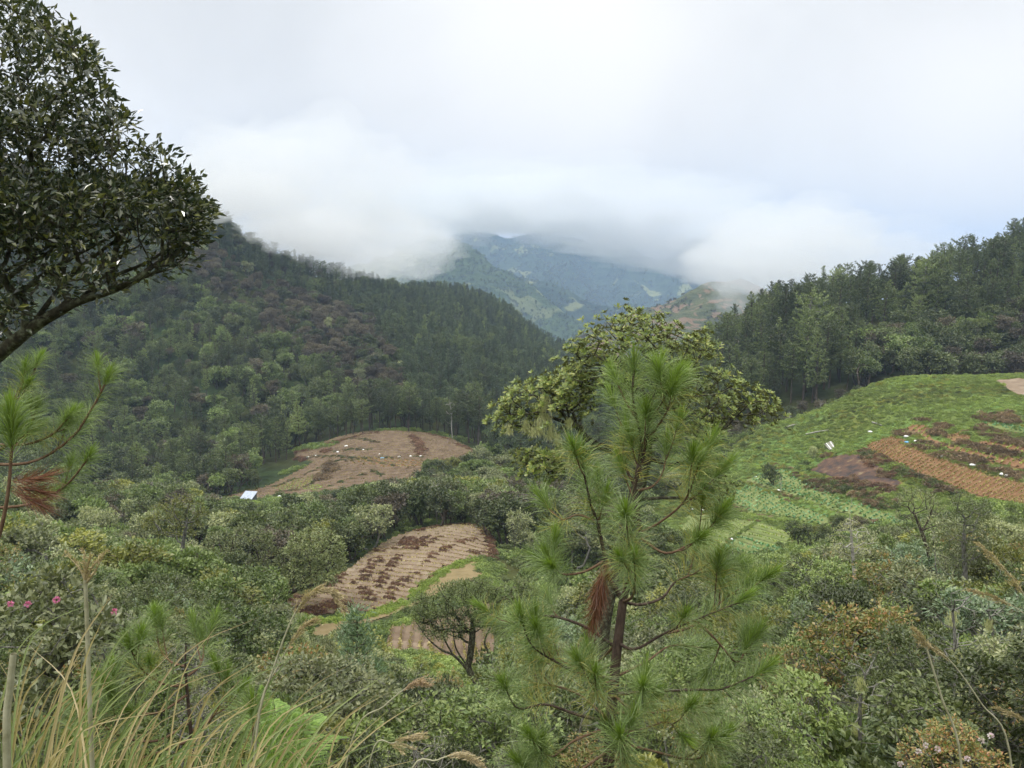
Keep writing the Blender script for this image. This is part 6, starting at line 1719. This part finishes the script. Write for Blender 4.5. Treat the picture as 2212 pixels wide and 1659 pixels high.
stalk('straight pale stem crossing the right-hand thicket', [(2110, 1760), (2075, 1640), (2035, 1510), (2000, 1395)], 2.6, .0046, .0036, M['stalk_pale'])
stalk('long straw plume leaning left across the right-hand thicket', [(2230, 1740), (2180, 1620), (2120, 1520), (2055, 1430), (2005, 1392), (1985, 1368)], 2.6, .0040, .0010, M['stalk_pale'], head=.4)
stalk('dense straw seed plume entering at the right edge highest up', [(2420, 1700), (2330, 1500), (2240, 1330), (2180, 1240), (2125, 1182)], 2.6, .0042, .0010, M['stalk_pale'], head=.42)
stalk('thin straw plume at the right edge below the highest one', [(2400, 1600), (2320, 1440), (2230, 1340), (2160, 1295), (2105, 1275)], 2.7, .0036, .0010, M['stalk_pale'], head=.4)
stalk('small straw plume low at the right edge', [(2330, 1800), (2270, 1640), (2220, 1560), (2160, 1530)], 2.7, .0030, .0010, M['stalk_pale'], head=.4)
# fern
fb = gp(600, 1700, 3.2, .02); fr = link('fern', None, None, fb); tag(fr, 'bright green fern fronds behind the grass at the bottom left of centre', 'fern')
M['fern'] = leaf_mat('fern', [(.07, .14, .035), (.11, .20, .05), (.16, .26, .075)], obj=.05, trans=.35, big=.05)
for k, (u_, v_) in enumerate([(560, 1485), (640, 1530), (700, 1545), (590, 1510), (540, 1540), (660, 1600), (720, 1620), (750, 1590)]):
    e = W(u_, v_, 3.2 + .08 * k); c0 = (fb + e) / 2 + Vector((0, 0, .22)); P = bez([fb, c0, e], 14); b = MB()
    tube(b, [p - fb for p in P], np.linspace(.003, .001, len(P)), 4)
    for i in range(4, len(P) - 1):
        t = (P[i + 1] - P[i - 1]).normalized(); s = t.cross(Vector((0, 0, 1))).normalized(); f = i / len(P); L_ = .15 * (1.05 - f)
        for sg in (-1, 1):
            d = (s * sg + t * .35).normalized(); m = 9; q = np.array([tuple(P[i] - fb + d * L_ * (j + 1) / m) for j in range(m)])
            for s2 in (-1, 1):
                leaves(b, q, np.tile(np.array(t * s2 + d * .5), (m, 1)), np.tile([0., -.2, 1.], (m, 1)), .026 * (1 - np.arange(m) / m * .7), .011 * np.ones(m), 0, .1)
    link('frond', b.build('frond', [M['fern']]), fr)
# blossoms
M['petal_pink'] = leaf_mat('petal_pink', [(.42, .10, .28), (.52, .16, .36)], obj=.05, trans=.3, big=.05); M['petal_violet'] = leaf_mat('petal_violet', [(.38, .28, .46), (.50, .40, .56)], obj=.05, trans=.3, big=.05)
def blossom(mat, r, seed):
    rng = np.random.default_rng(seed); b = MB(); n = 26; d = rdir(rng, n, .4); leaves(b, d * r * .3, d, rdir(rng, n), r * .9, r * .6, 0, .2, 'leaf', .2); return b.build('blossom', [mat])
def flowering(label, kind, q, u, v, D, h, spots, mat, r):
    d = PROTO[kind][q]; p = gp(u, v, D, .1); o = individual('flowering_shrub', d, p.x, p.y, p.z, .7, h / d['H'], label, 'flowering shrub', wood_name='stem', leaf_name='foliage')
    sc = h / d['H']; inv = Matrix.Rotation(-.7, 4, 'Z')
    for k, (u_, v_, dd) in enumerate(spots):
        w = W(u_, v_, D + dd) - p; c = link('blossom', blossom(mat, r, 700 + k), o, (inv @ w) / sc); c.scale = (1 / sc,) * 3
flowering('grey-green shrub with bright magenta blossoms behind the grass at left', 'sh_grey', 1, 190, 1640, 6.0, 1.7, [(247, 1322, -.9), (122, 1296, -.8), (60, 1306, -.8), (22, 1305, -.8)], M['petal_pink'], .022)
flowering('low shrub dotted with pale violet blossoms in the bottom right corner', 'sh_red', 2, 2060, 1690, 6.0, .8, [(1984, 1624, -.9), (2000, 1610, -.8), (2025, 1618, -.8), (2120, 1600, -.8), (2140, 1590, -.9), (1945, 1650, -.7), (2090, 1640, -.8)], M['petal_violet'], .02)
